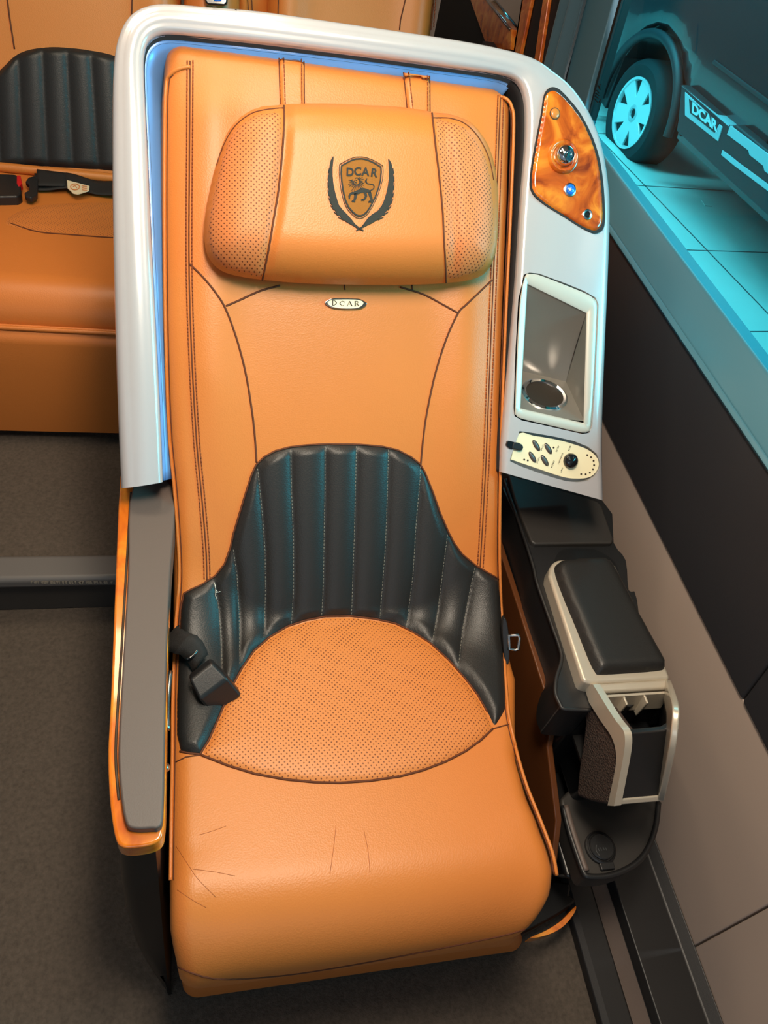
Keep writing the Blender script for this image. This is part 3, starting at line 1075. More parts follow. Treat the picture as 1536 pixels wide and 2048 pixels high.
def row(i, tt):
    """surface point for path index i and lateral fraction tt in 0..1"""
    xl = float(np.interp(cum[i], *LE)); xr = float(np.interp(cum[i], *RE))
    x = xl + (xr - xl) * tt
    e = min(x - xl, xr - x)
    b = max(0.0, 1 - e / 0.17)
    rf = 0.05 + 0.22 * b * b * (3 - 2 * b)
    key = round(rf, 3)
    if key not in profs:
        profs[key] = (profile(key),)
        profs[key] += (nrm2(profs[key][0]),)
    P, N = profs[key]
    p, n = P[i], N[i] * sgn
    h = 0.0
    r = 0.030
    if e < r: h -= r - math.sqrt(max(0, r * r - (r - e) ** 2))
    s = cum[i]
    back = max(0.0, min(1.0, (0.80 - s) / 0.25)) * max(0.0, min(1.0, (s - .03) / .1))
    # back: soft side bolsters and shallow centre
    h += back * 0.010 * math.exp(-((e - .075) / .04) ** 2)
    if i >= 115:      # the skirt under the front roll is tucked in
        h -= 0.0
    # soft folds in the front roll near the left edge
    if s > 1.25 and s < 1.62:
        h += 0.0018 * math.sin(40 * (s + x * .8)) * math.exp(-(e / .06) ** 2)
    return Vector((x, p.x + n.x * h, p.y + n.y * h)), Vector((0, n.x, n.y))
GV, GF = [], []
tts = [0.5 - 0.5 * math.cos(math.pi * j / NT) for j in range(NT + 1)]
tts = [0.55 * a + 0.45 * (j / NT) for j, a in enumerate(tts)]
for i in range(NS):
    a, na = row(i, 0.0)
    GV.append(a - na * 0.085)
    for tt in tts: GV.append(row(i, tt)[0])
    a, na = row(i, 1.0)
    GV.append(a - na * 0.085)
NC = NT + 3
for i in range(NS - 1):
    for j in range(NC - 1):
        GF.append([i * NC + j, i * NC + j + 1, (i + 1) * NC + j + 1, (i + 1) * NC + j])
SEAT = Surf(GV, GF, EXT)
# split into the parts: backrest (above the crease), cushion with front roll, skirt
ISEAM = 6 + 56 + 7
ISK = NS - 9
def submesh(name, i0, i1, m, parent):
    fs = [q for q in GF if i0 <= q[0] // NC < i1]
    idx = {}
    vs = []
    out = []
    for q in fs:
        r_ = []
        for k in q:
            if k not in idx:
                idx[k] = len(vs)
                vs.append(GV[k])
            r_.append(idx[k])
        out.append(r_)
    return ob(name, vs, out, m, parent, angle=80)
back = submesh('backrest', 0, ISEAM, 'tan', seat)
cushion = submesh('seat_cushion', ISEAM, ISK, 'tan', seat)
skirt = submesh('front_skirt', ISK, NS - 1, 'tan', seat)
# closed body behind the cover of the back and under the cushion
prism('back_frame', [L(-0.05, 0.03, -0.03), L(0.47, 0.03, -0.03), L(0.46, 0.85, -0.03), L(-0.05, 0.85, -0.03)], -nv_ * 0.075, 'gap', seat, 0.01)
box('seat_base', -0.035, 0.47, 0.24, 0.74, 0.0, 0.335, 'dark', seat, 0.01)
uvback = lambda q: ((q - SEATO).x, (q - SEATO).dot(tv))
uvseat = lambda q: (q.x, q.y)

# --- seams, piping and stitching of the backrest
sL = smooth_px([(380, 122), (379, 300), (378, 520), (383, 700), (393, 880), (404, 1000), (412, 1100), (414, 1162)], 6)
sR = smooth_px([(1001, 192), (996, 330), (990, 480), (985, 600), (979, 750), (973, 900), (968, 1000), (964, 1070), (960, 1135)], 6)
def shift(px, dx): return [(p[0] + dx, p[1]) for p in px]
seams('side_seam', [sL, sR], SEAT, 0.0012, 'seam', back, 0.0)
stitches('side_stitching', [shift(sL, -5.5), shift(sL, 6), shift(sR, -5.5), shift(sR, 6)], SEAT, 'stitch', back, 7.5, 5)
bolL = smooth_px([(379, 528), (404, 552), (431, 585), (452, 620), (474, 680), (492, 750), (505, 830), (511, 890), (513, 925)], 6)
bolR = smooth_px([(984, 560), (955, 588), (932, 610), (916, 627), (892, 680), (870, 750), (853, 830), (845, 890), (841, 936)], 6)
topL = smooth_px([(452, 612), (480, 600), (520, 582), (560, 571)], 6)
topR = smooth_px([(916, 626), (880, 606), (845, 588), (800, 574)], 6)
seams('panel_seam', [bolL, bolR, topL, topR], SEAT, 0.0017, 'seam', back, 0.0)
# edge piping along both sides of seat and back
pipe_l = smooth_px([(381, 134), (360, 138), (342, 150), (333, 175), (330, 300), (330, 500), (333, 700), (339, 860), (350, 980), (357, 1080), (359, 1160), (352, 1260), (347, 1400), (346, 1520), (344, 1650), (343, 1760)], 5)
pipe_r = smooth_px([(1000, 194), (1014, 200), (1023, 215), (1027, 250), (1022, 400), (1010, 660), (1002, 880), (999, 1050), (1000, 1160), (1006, 1280), (1013, 1390), (1021, 1455), (1049, 1560), (1080, 1640), (1104, 1705), (1113, 1750)], 5)
pxtube('edge_piping', pipe_l, SEAT, 0.0028, 'tan', back, 0.001, 8)
pxtube('edge_piping', pipe_r, SEAT, 0.0028, 'tan', back, 0.001, 8)
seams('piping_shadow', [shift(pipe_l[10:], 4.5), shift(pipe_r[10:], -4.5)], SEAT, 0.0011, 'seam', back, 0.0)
# shadowed creases worn in the front roll
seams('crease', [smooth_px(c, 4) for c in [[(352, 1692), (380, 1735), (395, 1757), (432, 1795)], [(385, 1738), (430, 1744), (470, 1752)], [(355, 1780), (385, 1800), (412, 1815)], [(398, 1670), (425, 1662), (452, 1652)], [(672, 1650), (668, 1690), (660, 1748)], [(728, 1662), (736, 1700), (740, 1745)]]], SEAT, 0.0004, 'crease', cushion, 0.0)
seams('fold_seam', [smooth_px([(356, 1934), (430, 1957), (560, 1951), (700, 1930), (850, 1902), (1000, 1872), (1050, 1858)], 4)], SEAT, 0.0016, 'seam', skirt, 0.0)

# --- black fluted lumbar panel with its side bolsters
lum = [(360, 1502), (353, 1470), (353, 1400), (357, 1300), (361, 1220), (368, 1187), (384, 1178), (402, 1170), (430, 1152), (449, 1128), (461, 1095), (466, 1070), (478, 1030), (490, 990), (503, 950), (512, 930), (528, 914), (550, 902), (580, 894), (615, 890), (655, 888), (720, 889), (765, 893), (795, 900), (822, 914), (840, 928), (850, 945), (866, 985), (880, 1025), (896, 1062), (908, 1086), (924, 1108), (950, 1130), (975, 1145), (997, 1158), (1001, 1200), (1005, 1260), (1010, 1340), (1013, 1415), (1004, 1432), (989, 1455),
       (975, 1425), (955, 1390), (930, 1357), (897, 1320), (860, 1286), (825, 1264), (790, 1247), (750, 1238), (700, 1232), (650, 1233), (610, 1241), (575, 1253), (540, 1274), (508, 1302), (485, 1335), (463, 1375), (440, 1430), (418, 1480), (400, 1509), (380, 1507)]
fl = [[(352, 1100), (348, 1520)], [(424, 1100), (429, 1162), (438, 1220), (442, 1280), (446, 1360), (440, 1440)], [(461, 1000), (466, 1095), (474, 1150), (478, 1220), (480, 1340)], [(513, 900), (515, 935), (524, 1020), (530, 1100), (531, 1180), (528, 1280)], [(581, 880), (583, 980), (587, 1080), (587, 1180), (582, 1260)], [(650, 880), (650, 980), (648, 1080), (647, 1160), (643, 1240)], [(713, 880), (711, 980), (708, 1090), (705, 1170), (703, 1240)], [(777, 890), (775, 980), (771, 1090), (765, 1170), (759, 1245)], [(841, 920), (840, 960), (832, 1050), (826, 1150), (812, 1260)], [(893, 1040), (895, 1070), (886, 1140), (876, 1220), (862, 1300)], [(952, 1100), (950, 1135), (938, 1190), (925, 1260), (915, 1350)], [(1012, 1130), (1012, 1440)]]
ff = flute(fl, 0.0085)
lp_ = patch('lumbar_panel', lum, SEAT, lambda x, y, d: -0.001 + 0.0035 * min(1, d / 5) + ff(x, y) * min(1, d / 16), 'black', seat, 5.0, uvback)
LUM = Surf([v.co + ORG[lp_] for v in lp_.data.vertices], [list(p.vertices) for p in lp_.data.polygons], SEAT)
def clipline(l, y0, y1):
    return [(float(np.interp(y, [p[1] for p in l], [p[0] for p in l])), y) for y in np.linspace(y0, y1, 24)]
stitches('flute_stitching', [clipline(fl[1], 1172, 1330), clipline(fl[2], 1100, 1330), clipline(fl[3], 938, 1280), clipline(fl[4], 900, 1252), clipline(fl[5], 893, 1235), clipline(fl[6], 893, 1234), clipline(fl[7], 900, 1240), clipline(fl[8], 932, 1262), clipline(fl[9], 1070, 1290), clipline(fl[10], 1136, 1340)], LUM, 'greythread', lp_, 7, 4.2, 0.0006, 0.0001)
seams('frayed_thread', [[(429, 1165), (431, 1180), (436, 1184)], [(431, 1180), (430, 1192), (435, 1200)], [(430, 1170), (432, 1186), (441, 1183)]], LUM, 0.0006, 'palethread', lp_, 0.001)
seams('panel_border', [lum[3:35], lum[41:] + [(360, 1503)]], SEAT, 0.0016, 'seam', lp_, 0.0008)
# --- perforated seat insert
ins = [(402, 1510), (420, 1480), (442, 1430), (465, 1376), (487, 1337), (510, 1305), (541, 1277), (576, 1256), (611, 1244), (650, 1236), (700, 1235), (749, 1241), (788, 1250), (823, 1267), (858, 1289), (895, 1323), (928, 1360), (953, 1393), (973, 1428), (986, 1457), (962, 1480), (930, 1503), (890, 1524), (845, 1541), (800, 1553), (740, 1562), (680, 1566), (630, 1565), (570, 1559), (510, 1548), (455, 1531)]
insert = patch('perforated_insert', ins, SEAT, lambda x, y, d: -0.0006 + 0.010 * math.sqrt(max(0, 1 - (1 - min(1, d / 90)) ** 2)), 'perf', cushion, 7, uvseat)
seams('insert_seam', [ins[19:] + [(402, 1510)]], SEAT, 0.0019, 'seam', insert, 0.0006)
seams('corner_seam', [[(988, 1457), (1005, 1452), (1022, 1448)], [(400, 1510), (372, 1514), (352, 1524)]], SEAT, 0.0011, 'seam', cushion, 0.0003)

# --- straps over the top of the backrest
for sp in ([(557, 117), (609, 124), (610, 230), (560, 222)], [(806, 145), (860, 152), (861, 240), (815, 236)]):
    s_ = patch('pillow_strap', sp, SEAT, puff(0.005, 8), 'tan', back, 5, uvback)
    (a, b, c, d) = sp
    stitches('strap_stitching', [[(a[0] + 10, a[1] + 2), (d[0] + 10, d[1] - 10)], [(b[0] - 7, b[1] + 2), (c[0] - 7, c[1] - 10)]], SEAT, 'stitch', s_, 8, 5, 0.0009, 0.0055)
    seams('strap_edge', [[(a[0] + 1, a[1]), (d[0] + 1, d[1])], [(b[0] - 1, b[1]), (c[0] - 1, c[1])]], SEAT, 0.0011, 'seam', s_, 0.0006)
seams('strap_tail', [[(688, 566), (690, 580)], [(824, 568), (825, 580)]], SEAT, 0.0012, 'seam', back, 0.0)

# --- headrest pillow
pil_out = smooth_px([(478, 237), (510, 219), (548, 213), (575, 211), (640, 210), (720, 212), (800, 217), (862, 226), (900, 232), (935, 246), (960, 272), (980, 310), (991, 360), (995, 420), (993, 480), (986, 520), (968, 548), (935, 561), (890, 566), (840, 569), (760, 570), (680, 569), (600, 566), (540, 561), (480, 553), (440, 540), (416, 512), (408, 470), (412, 420), (424, 360), (438, 310), (455, 265)], 4, True)
PIL = BP(0.028)
def pil_h(x, y, d):
    t = min(1, d / 92)
    return 0.058 * (1 - (1 - t) ** 2.4) ** 0.62
def sbump(x, y):
    # shallow dents between the centre bolster and the side wings
    a = np.interp(y, [210, 330, 450, 566], [568, 561, 545, 523])
    b = np.interp(y, [225, 330, 450, 566], [864, 872, 886, 892])
    return -0.006 * math.exp(-((x - a) / 10) ** 2) - 0.006 * math.exp(-((x - b) / 10) ** 2)
pillow = patch('headrest_pillow', pil_out, PIL, lambda x, y, d: pil_h(x, y, d) + sbump(x, y) * min(1, d / 25), 'tan', seat, 7, uvback)
# its rear half
pv = [v.co + ORG[pillow] for v in pillow.data.vertices]
PILLOW = Surf(pv, [list(p.vertices) for p in pillow.data.polygons], BP(0.03))
patch('pillow_back', pil_out, PIL, lambda x, y, d: -0.026 * (1 - (1 - min(1, d / 60)) ** 2) ** .5, 'tan', pillow, 14, uvback)
wingL = smooth_px([(500, 232), (530, 224), (562, 224), (565, 250), (563, 310), (555, 380), (545, 440), (536, 500), (526, 555), (490, 550), (450, 540), (424, 515), (413, 470), (418, 420), (430, 360), (444, 310), (462, 265)], 4, True)
wingR = smooth_px([(868, 240), (900, 240), (930, 252), (953, 276), (974, 315), (985, 362), (990, 420), (988, 478), (980, 516), (962, 543), (930, 555), (894, 559), (890, 520), (887, 470), (884, 420), (878, 350), (872, 290)], 4, True)
for w_ in (wingL, wingR):
    patch('perforated_wing', w_, PILLOW, lambda x, y, d: -0.001 + 0.0028 * min(1, d / 10), 'perfside', pillow, 7, uvback)
seams('pillow_seam', [smooth_px([(568, 212), (568, 250), (564, 310), (557, 380), (547, 440), (537, 500), (525, 560)], 5), smooth_px([(864, 227), (866, 245), (872, 300), (878, 350), (885, 420), (888, 480), (891, 530), (892, 565)], 5)], PILLOW, 0.0016, 'seam', pillow, 0.0002)
seams('wing_seam', [smooth_px([(568, 216), (530, 220), (500, 229), (470, 253), (448, 290), (434, 330)], 5), smooth_px([(866, 236), (900, 237), (930, 248), (956, 274), (977, 315), (987, 360)], 5)], PILLOW, 0.0011, 'seam', pillow, 0.0002)
# embroidered crest
def e(cx, cy): return (620 + cx / 7.68, 290 + cy / 7.68)
sh = [e(*p) for p in [(480, 325), (560, 280), (640, 240), (700, 222), (790, 218), (860, 230), (960, 270), (1030, 310), (1085, 345), (1090, 420), (1080, 540), (1050, 660), (1000, 800), (940, 920), (880, 1020), (820, 1075), (770, 1092), (720, 1085), (660, 1040), (590, 960), (540, 850), (505, 700), (485, 560), (475, 440)]]
crest = Decal().poly(sh, 4).lay('crest_shield', PILLOW, 'gold', pillow, 0.0010, 0.0012)
cw = (sum(p[0] for p in sh) / len(sh), sum(p[1] for p in sh) / len(sh))
D = Decal()
D.stroke(sh, 3.0, True)
D.stroke([(cw[0] + (p[0] - cw[0]) * 1.10, cw[1] + (p[1] - cw[1]) * 1.08) for p in sh], 1.0, True)
D.lay('crest_border', PILLOW, 'thread', crest, 0.0018, 0.0008)
D = Decal()
D.poly([e(*p) for p in [(350, 180), (318, 235), (300, 320), (288, 420), (280, 520), (278, 640), (290, 760), (310, 880), (350, 960), (410, 1050), (480, 1120), (560, 1185), (650, 1235), (770, 1310), (700, 1230), (640, 1150), (570, 1070), (490, 990), (440, 920), (412, 830), (382, 720), (358, 600), (346, 480), (346, 350), (362, 190)]], 4)
D.poly([e(*p) for p in [(1205, 215), (1250, 290), (1275, 420), (1283, 560), (1275, 700), (1265, 800), (1245, 890), (1200, 980), (1130, 1070), (1050, 1140), (950, 1200), (850, 1250), (755, 1305), (830, 1200), (890, 1120), (960, 1060), (1040, 1010), (1100, 930), (1140, 840), (1170, 740), (1195, 620), (1210, 500), (1210, 380), (1198, 228)]], 4)
# barbs of the two laurel branches
Lo = [(300, 330), (287, 430), (279, 540), (281, 660), (294, 780), (322, 900), (375, 1000), (440, 1085), (520, 1150)]
for a_, b_ in zip(Lo[:-1], Lo[1:]):
    D.stroke([e(*b_), e(a_[0] - 10, a_[1] + 30)], (3.0, 0.6))
Ro = [(1262, 330), (1280, 440), (1285, 560), (1279, 690), (1265, 800), (1240, 900), (1190, 1000), (1120, 1080), (1040, 1148)]
for a_, b_ in zip(Ro[:-1], Ro[1:]):
    D.stroke([e(*b_), e(a_[0] + 10, a_[1] + 30)], (3.0, 0.6))
D.stroke([e(690, 1225), e(760, 1285), e(818, 1318)], (2.0, 2.2))
D.stroke([e(840, 1225), e(760, 1285), e(706, 1318)], (2.0, 2.2))
D.lay('crest_laurel', PILLOW, 'thread', crest, 0.0012, 0.0012)
D = Decal()
for ch, (x, y), rot in (('D', (548, 478), 2), ('C', (672, 470), 0), ('A', (792, 472), 3), ('R', (922, 484), 8)):
    c, s_ = math.cos(math.radians(rot)), math.sin(math.radians(rot))
    D.text(ch, e(x, y), (21 * c, 21 * s_), (23 * s_, -23 * c), 0.03)
D.lay('crest_lettering', PILLOW, 'thread', crest, 0.0018, 0.0010)
D = Decal()
D.poly([e(*p) for p in [(655, 735), (690, 715), (740, 690), (780, 662), (830, 668), (880, 682), (930, 706), (925, 745), (880, 735), (830, 735), (780, 742), (720, 765), (670, 775)]], 2.5)
for st_, w_ in [([(665, 735), (620, 755), (600, 790), (602, 835)], (5, 3)), ([(700, 745), (695, 800), (680, 850), (640, 880)], (7, 3.4)), ([(840, 735), (858, 790), (830, 840), (780, 855)], (6, 3)), ([(905, 725), (925, 790), (945, 850), (895, 888)], (7, 3)), ([(925, 705), (970, 680), (982, 645), (965, 615), (920, 605), (880, 600), (858, 575), (850, 545)], (2.2, 1.8)), ([(850, 580), (862, 545), (872, 520)], (4.5, 1.2)), ([(690, 880), (640, 865)], (3, 2)), ([(830, 855), (785, 840)], (3, 2)), ([(945, 885), (895, 870)], (3, 2))]:
    D.stroke([e(*p) for p in st_], w_)
for k in range(17):
    a_ = math.radians(-60 + k * 15.5)
    r0, r1 = 42, 100 + 34 * math.sin(k * 2.1) ** 2 + (30 if 5 < k < 12 else 0)
    D.stroke([e(712 + r0 * math.cos(a_), 570 + r0 * math.sin(a_)), e(705 + r1 * math.cos(a_ + .12), 575 + r1 * math.sin(a_ + .12))], (1.7, 0.8))
for st_ in ([(690, 520), (712, 508), (745, 518), (760, 540)], [(688, 540), (680, 560), (692, 580), (715, 585)], [(700, 548), (716, 548)], [(640, 560), (615, 575)], [(650, 540), (622, 548)]):
    D.stroke([e(*p) for p in st_], 1.6)
D.lay('crest_lion', PILLOW, 'thread', crest, 0.0018, 0.0008)

# --- oval DCAR badge
SBk = SEAT
bad = pxprism('badge', smooth_px([(649, 606), (656, 600), (667, 597), (690, 597), (715, 598), (724, 601), (733, 607), (729, 613), (718, 618), (695, 619), (668, 617), (655, 612)], 3, True), SBk, 0.004, 'chrome', back, 0.0008, lift=0.0045)
bq, bn = SBk.cast(691, 607)
BADG = Plane(bq + bn * 0.0046, bn)
pxprism('badge_face', smooth_px([(655, 606), (664, 600), (690, 599), (716, 600), (727, 606), (717, 615), (692, 617), (666, 614)], 3, True), BADG, 0.0015, 'cream', bad, 0, lift=0.0006)
D = Decal()
def serif(D, ch, x, y, h, w):
    """high-contrast serif capital; x,y = lower left"""
    T, tn = 2.2, 0.8
    if ch == 'D':
        D.stroke([(x + 1.3, y), (x + 1.3, y - h)], T); D.stroke(smooth_px([(x, y - h), (x + w * .5, y - h), (x + w, y - h * .5), (x + w * .5, y), (x, y)], 4), 1.1)
        D.stroke([(x + w * .75, y - h * .85), (x + w, y - h * .5), (x + w * .75, y - h * .15)], 1.8)
    if ch == 'C':
        D.stroke(smooth_px([(x + w, y - h * .72), (x + w * .6, y - h), (x + w * .1, y - h * .5), (x + w * .6, y), (x + w, y - h * .2)], 5), 1.0)
        D.stroke([(x + w * .2, y - h * .8), (x + w * .08, y - h * .5), (x + w * .2, y - h * .2)], 2.0); D.stroke([(x + w, y - h * .55), (x + w, y - h)], 0.8)
    if ch == 'A':
        D.stroke([(x, y), (x + w * .5, y - h)], tn); D.stroke([(x + w * .5, y - h), (x + w, y)], T); D.stroke([(x + w * .22, y - h * .36), (x + w * .76, y - h * .36)], tn)
        D.stroke([(x - 1.2, y), (x + 1.8, y)], .8); D.stroke([(x + w - 2.2, y), (x + w + 1.4, y)], .8)
    if ch == 'R':
        D.stroke([(x + 1.3, y), (x + 1.3, y - h)], T); D.stroke(smooth_px([(x, y - h), (x + w * .6, y - h), (x + w * .75, y - h * .75), (x + w * .55, y - h * .5), (x + 1, y - h * .48)], 4), 1.1)
        D.stroke([(x + w * .4, y - h * .48), (x + w, y)], 1.9); D.stroke([(x - .8, y), (x + 3.4, y)], .8)
for ch, x, y in (('D', 664, 610.5), ('C', 679, 611.5), ('A', 694.5, 611.8), ('R', 709, 612)):
    serif(D, ch, x, y, 9.2, 9)
D.lay('badge_lettering', BADG, 'ink', bad, 0.0009, 0.0004)

# --- silver shell: rim band swept between an outer and an inner outline
OUT = [(240, 978), (232, 800), (224, 500), (222, 250), (226, 120), (238, 60), (262, 22), (300, 4), (345, 2), (420, 8), (520, 16), (700, 42), (900, 72), (1020, 95), (1075, 112), (1115, 137), (1155, 172), (1190, 226), (1213, 290), (1226, 370), (1228, 440), (1224, 560), (1217, 720), (1212, 880), (1214, 1003)]
INN = [(325, 965), (318, 800), (304, 520), (294, 300), (287, 150), (288, 104), (297, 78), (318, 64), (352, 62), (425, 69), (520, 79), (700, 101), (900, 128), (985, 140), (1025, 150), (1045, 167), (1055, 200), (1057, 250), (1054, 310), (1048, 380), (1043, 450), (1036, 560), (1022, 720), (1008, 880), (1005, 945)]
OUTs, INNs = smooth_px(OUT, 5), smooth_px(INN, 5)
W0 = 0.020
PW = BP(W0)
V, Fc = [], []
ro, ri, deep = 0.020, 0.010, 0.15
for po, pi in zip(OUTs, INNs):
    a = PW.cast(*po)[0]
    b = PW.cast(*pi)[0]
    d = (b - a)
    wd = d.length
    d.normalize()
    r1 = min(ro, wd * .3)
    sec = [a - nv_ * deep]
    for k in range(7):
        t = math.pi / 2 * k / 6
        sec.append(a + d * (r1 - r1 * math.cos(t)) + nv_ * (-r1 + r1 * math.sin(t)))
    for k in range(1, 8): sec.append(a + d * (r1 + (wd - r1 - ri) * k / 8) + nv_ * (0.003 * math.sin(math.pi * k / 8)))
    for k in range(6):
        t = math.pi / 2 * k / 5
        sec.append(b - d * (ri - ri * math.sin(t)) + nv_ * (-ri + ri * math.cos(t)))
    sec.append(b - nv_ * 0.016)
    sec.append(b - d * 0.016 - nv_ * 0.018)
    sec.append(b - d * min(.03, wd * .4) - nv_ * deep)
    nsec = len(sec)
    V += sec
for i in range(len(OUTs) - 1):
    for k in range(nsec):
        l = (k + 1) % nsec
        Fc.append([i * nsec + k, i * nsec + l, (i + 1) * nsec + l, (i + 1) * nsec + k])
Fc.append(list(range(nsec)))
Fc.append([(len(OUTs) - 1) * nsec + k for k in range(nsec)][::-1])
shell = ob('shell', V, Fc, 'pearl', seat, angle=60)
SHELLS = Surf(V, Fc, PW)
# cut the drink-tray niche and the remote-control pocket through it
tray_fr = [(1050, 552), (1060, 548), (1078, 550), (1120, 566), (1165, 584), (1188, 597), (1194, 610), (1193, 640), (1188, 760), (1182, 850), (1176, 863), (1162, 865), (1110, 853), (1045, 838), (1032, 830), (1030, 815), (1034, 700), (1040, 600)]
def c7(cx, cy): return (1010 + cx / 6.98, 850 + cy / 6.98)
rem = smooth_px([c7(*p) for p in [(195, 122), (400, 150), (700, 200), (950, 265), (1150, 340), (1260, 425), (1308, 515), (1300, 600), (1240, 690), (1150, 738), (1000, 750), (850, 735), (700, 692), (500, 624), (300, 556), (110, 488), (92, 455)]], 3, True)
rem_hole = [c7(*p) for p in [(200, 85), (400, 112), (700, 165), (950, 222), (1150, 300), (1280, 400), (1330, 520), (1322, 610), (1260, 715), (1150, 780), (1000, 798), (830, 780), (640, 725), (400, 645), (200, 570), (70, 505), (72, 470)]]
cutters = []
tcen = np.mean(np.array(tray_fr, float), axis=0)
for outl in ([tuple(tcen + (np.array(p) - tcen) * (1.035, 1.018)) for p in tray_fr], rem_hole):
    pts = [PW.cast(*p)[0] + nv_ * 0.03 for p in outl]
    cutters.append((prism('cut', pts, -nv_ * (0.25 if outl is not rem_hole else 0.045), 'dark', None, 0), outl))
for c, _ in cutters:
    bm_ = shell.modifiers.new('cut', 'BOOLEAN')
    bm_.operation = 'DIFFERENCE'
    bm_.solver = 'EXACT'
    bm_.object = c
bake(shell)
shell.data.shade_smooth()
shell.data.set_sharp_from_angle(angle=math.radians(40))
for c, _ in cutters: bpy.data.objects.remove(c)
# liner of the recess round the backrest
cen = L(0.21, 0.45, 0)
def liner(name, px, m, shape):
    V, Fc = [], []
    k_ = len(shape)
    for pi in px:
        a = BP(W0).cast(*pi)[0]
        inw = (cen - a)
        inw = (inw - nv_ * inw.dot(nv_))
        # square the direction so that straight sides get straight walls
        uu, vv = inw.x, inw.dot(tv)
        inw = (Vector((1, 0, 0)) * (uu / .36) ** 3 + tv * (vv / .5) ** 3).normalized()
        V += [a + inw * i_ - nv_ * w_ for i_, w_ in shape]
    for i in range(len(px) - 1):
        for k in range(k_ - 1): Fc.append([i * k_ + k, i * k_ + k + 1, (i + 1) * k_ + k + 1, (i + 1) * k_ + k])
    return ob(name, V, Fc, m, seat, solid=0.002)
SPL = 14 * 5 + 2
liner('recess_liner', INNs[:SPL + 1], 'liner', [(-.008, .030), (0.004, .034), (0.014, .045), (0.026, .07), (0.034, .10), (0.05, .125)])
liner('recess_groove', INNs[:SPL + 1], 'gap', [(-.002, .012), (-.002, .034), (0.0035, .0335)])
liner('recess_shade_gap', INNs[SPL - 1:], 'gap', [(-.006, .014), (0.002, .03), (0.008, .08), (0.014, .125)])  # black strip painting the shade of the open gap on the right
prism('shell_back', [L(-0.13, 0.26, -0.125), L(0.62, 0.26, -0.125), L(0.62, 0.93, -0.125), L(-0.13, 0.93, -0.125)], -nv_ * 0.02, 'gap', seat, 0.01)
seams('chip', [[(412, 11), (416, 10.5)], [(424, 13), (430, 14), (434, 13)], [(470, 20), (474, 21)]], SHELLS, 0.0006, 'dark', shell, 0.0006, 2)

# --- burl wood control panel on the shell
def c3(cx, cy): return (1000 + cx / 4.453, 100 + cy / 4.453)
wp = smooth_px([c3(*p) for p in [(430, 372), (480, 362), (530, 388), (600, 458), (680, 555), (750, 670), (815, 810), (865, 970), (893, 1130), (908, 1300), (915, 1480), (900, 1575), (850, 1615), (790, 1605), (690, 1556), (560, 1474), (420, 1386), (320, 1305), (278, 1230), (275, 1130), (298, 960), (330, 780), (368, 580), (390, 430)]], 3, True)
wc = np.mean(np.array(wp), axis=0)
pxprism('panel_gasket', [tuple(wc + (np.array(p) - wc) * 1.035) for p in wp], BP(W0), 0.004, 'gap', shell, 0, lift=0.0042)
wpan = patch('wood_panel', wp, BP(W0 + 0.0025), lambda x, y, d: 0.0 + 0.006 * math.sqrt(max(0, 1 - (1 - min(1, d / 9)) ** 2)), 'wood', shell, 4, uvback)
WPL = BP(W0 + 0.0085)
def at(cx, cy): return WPL.cast(*c3(cx, cy))
q, n = at(488, 568); k = mpp(q) / 4.453
bt_ = lathe('amber_button', q, n, dome(43 * k, 0.003, 5, 0.001), 'amberbutton', wpan)
lathe('button_ring', q, n, [(43 * k, 0), (50 * k, 0), (50 * k, .001), (43 * k, .001)], 'ink', bt_)
q, n = at(560, 950)
ringb = lathe('lamp_bezel', q, n, [(150 * k, -.001), (146 * k, 0.003), (128 * k, 0.006), (112 * k, 0.0045), (96 * k, 0.001), (92 * k, 0.0)], 'wood', wpan, 40)
q, n = at(574, 938)
lathe('lamp_eyeball', q, n, dome(94 * k, 0.016, 10, 0.0), 'chrome', ringb, 36)
lathe('lamp_lens', q + n * .0135 - tv * .004, (n - tv * 0.5).normalized(), dome(42 * k, 0.004, 6, 0.0), 'lens', ringb, 24)
q, n = at(620, 1245)
bb = lathe('blue_button', q, n, dome(46 * k, 0.004, 6, 0.002), 'blue', wpan)
lathe('blue_button_collar', q, n, [(58 * k, -.001), (58 * k, .002), (46 * k, .003), (44 * k, 0.001)], 'steel', bb)
D = Decal()
for a_ in range(3):
    t = a_ * math.pi / 3
    D.stroke([c3(620 + 22 * math.cos(t), 1243 + 22 * math.sin(t)), c3(620 - 22 * math.cos(t), 1243 - 22 * math.sin(t))], 1.1)
D.lay('fan_symbol', BP(W0 + 0.0135), 'cream', bb, 0.0016, 0.0003)
q, n = at(775, 1465)
so = lathe('headphone_socket', q, n, [(46 * k, -.001), (46 * k, .0022), (38 * k, .0028), (27 * k, .0016), (25 * k, -.002)], 'steel', wpan)
lathe('socket_hole', q, n, [(27 * k, 0.0004), (1e-6, 0.0004)], 'dark', so)

# --- drink tray set in the shell
def PWp(p, w=0.0): return BP(W0 + w).cast(*p)[0]
tray = None
inner_px = [(1055, 568), (1173, 626), (1167, 846), (1041, 817)]
tf = smooth_px(tray_fr, 2, True)
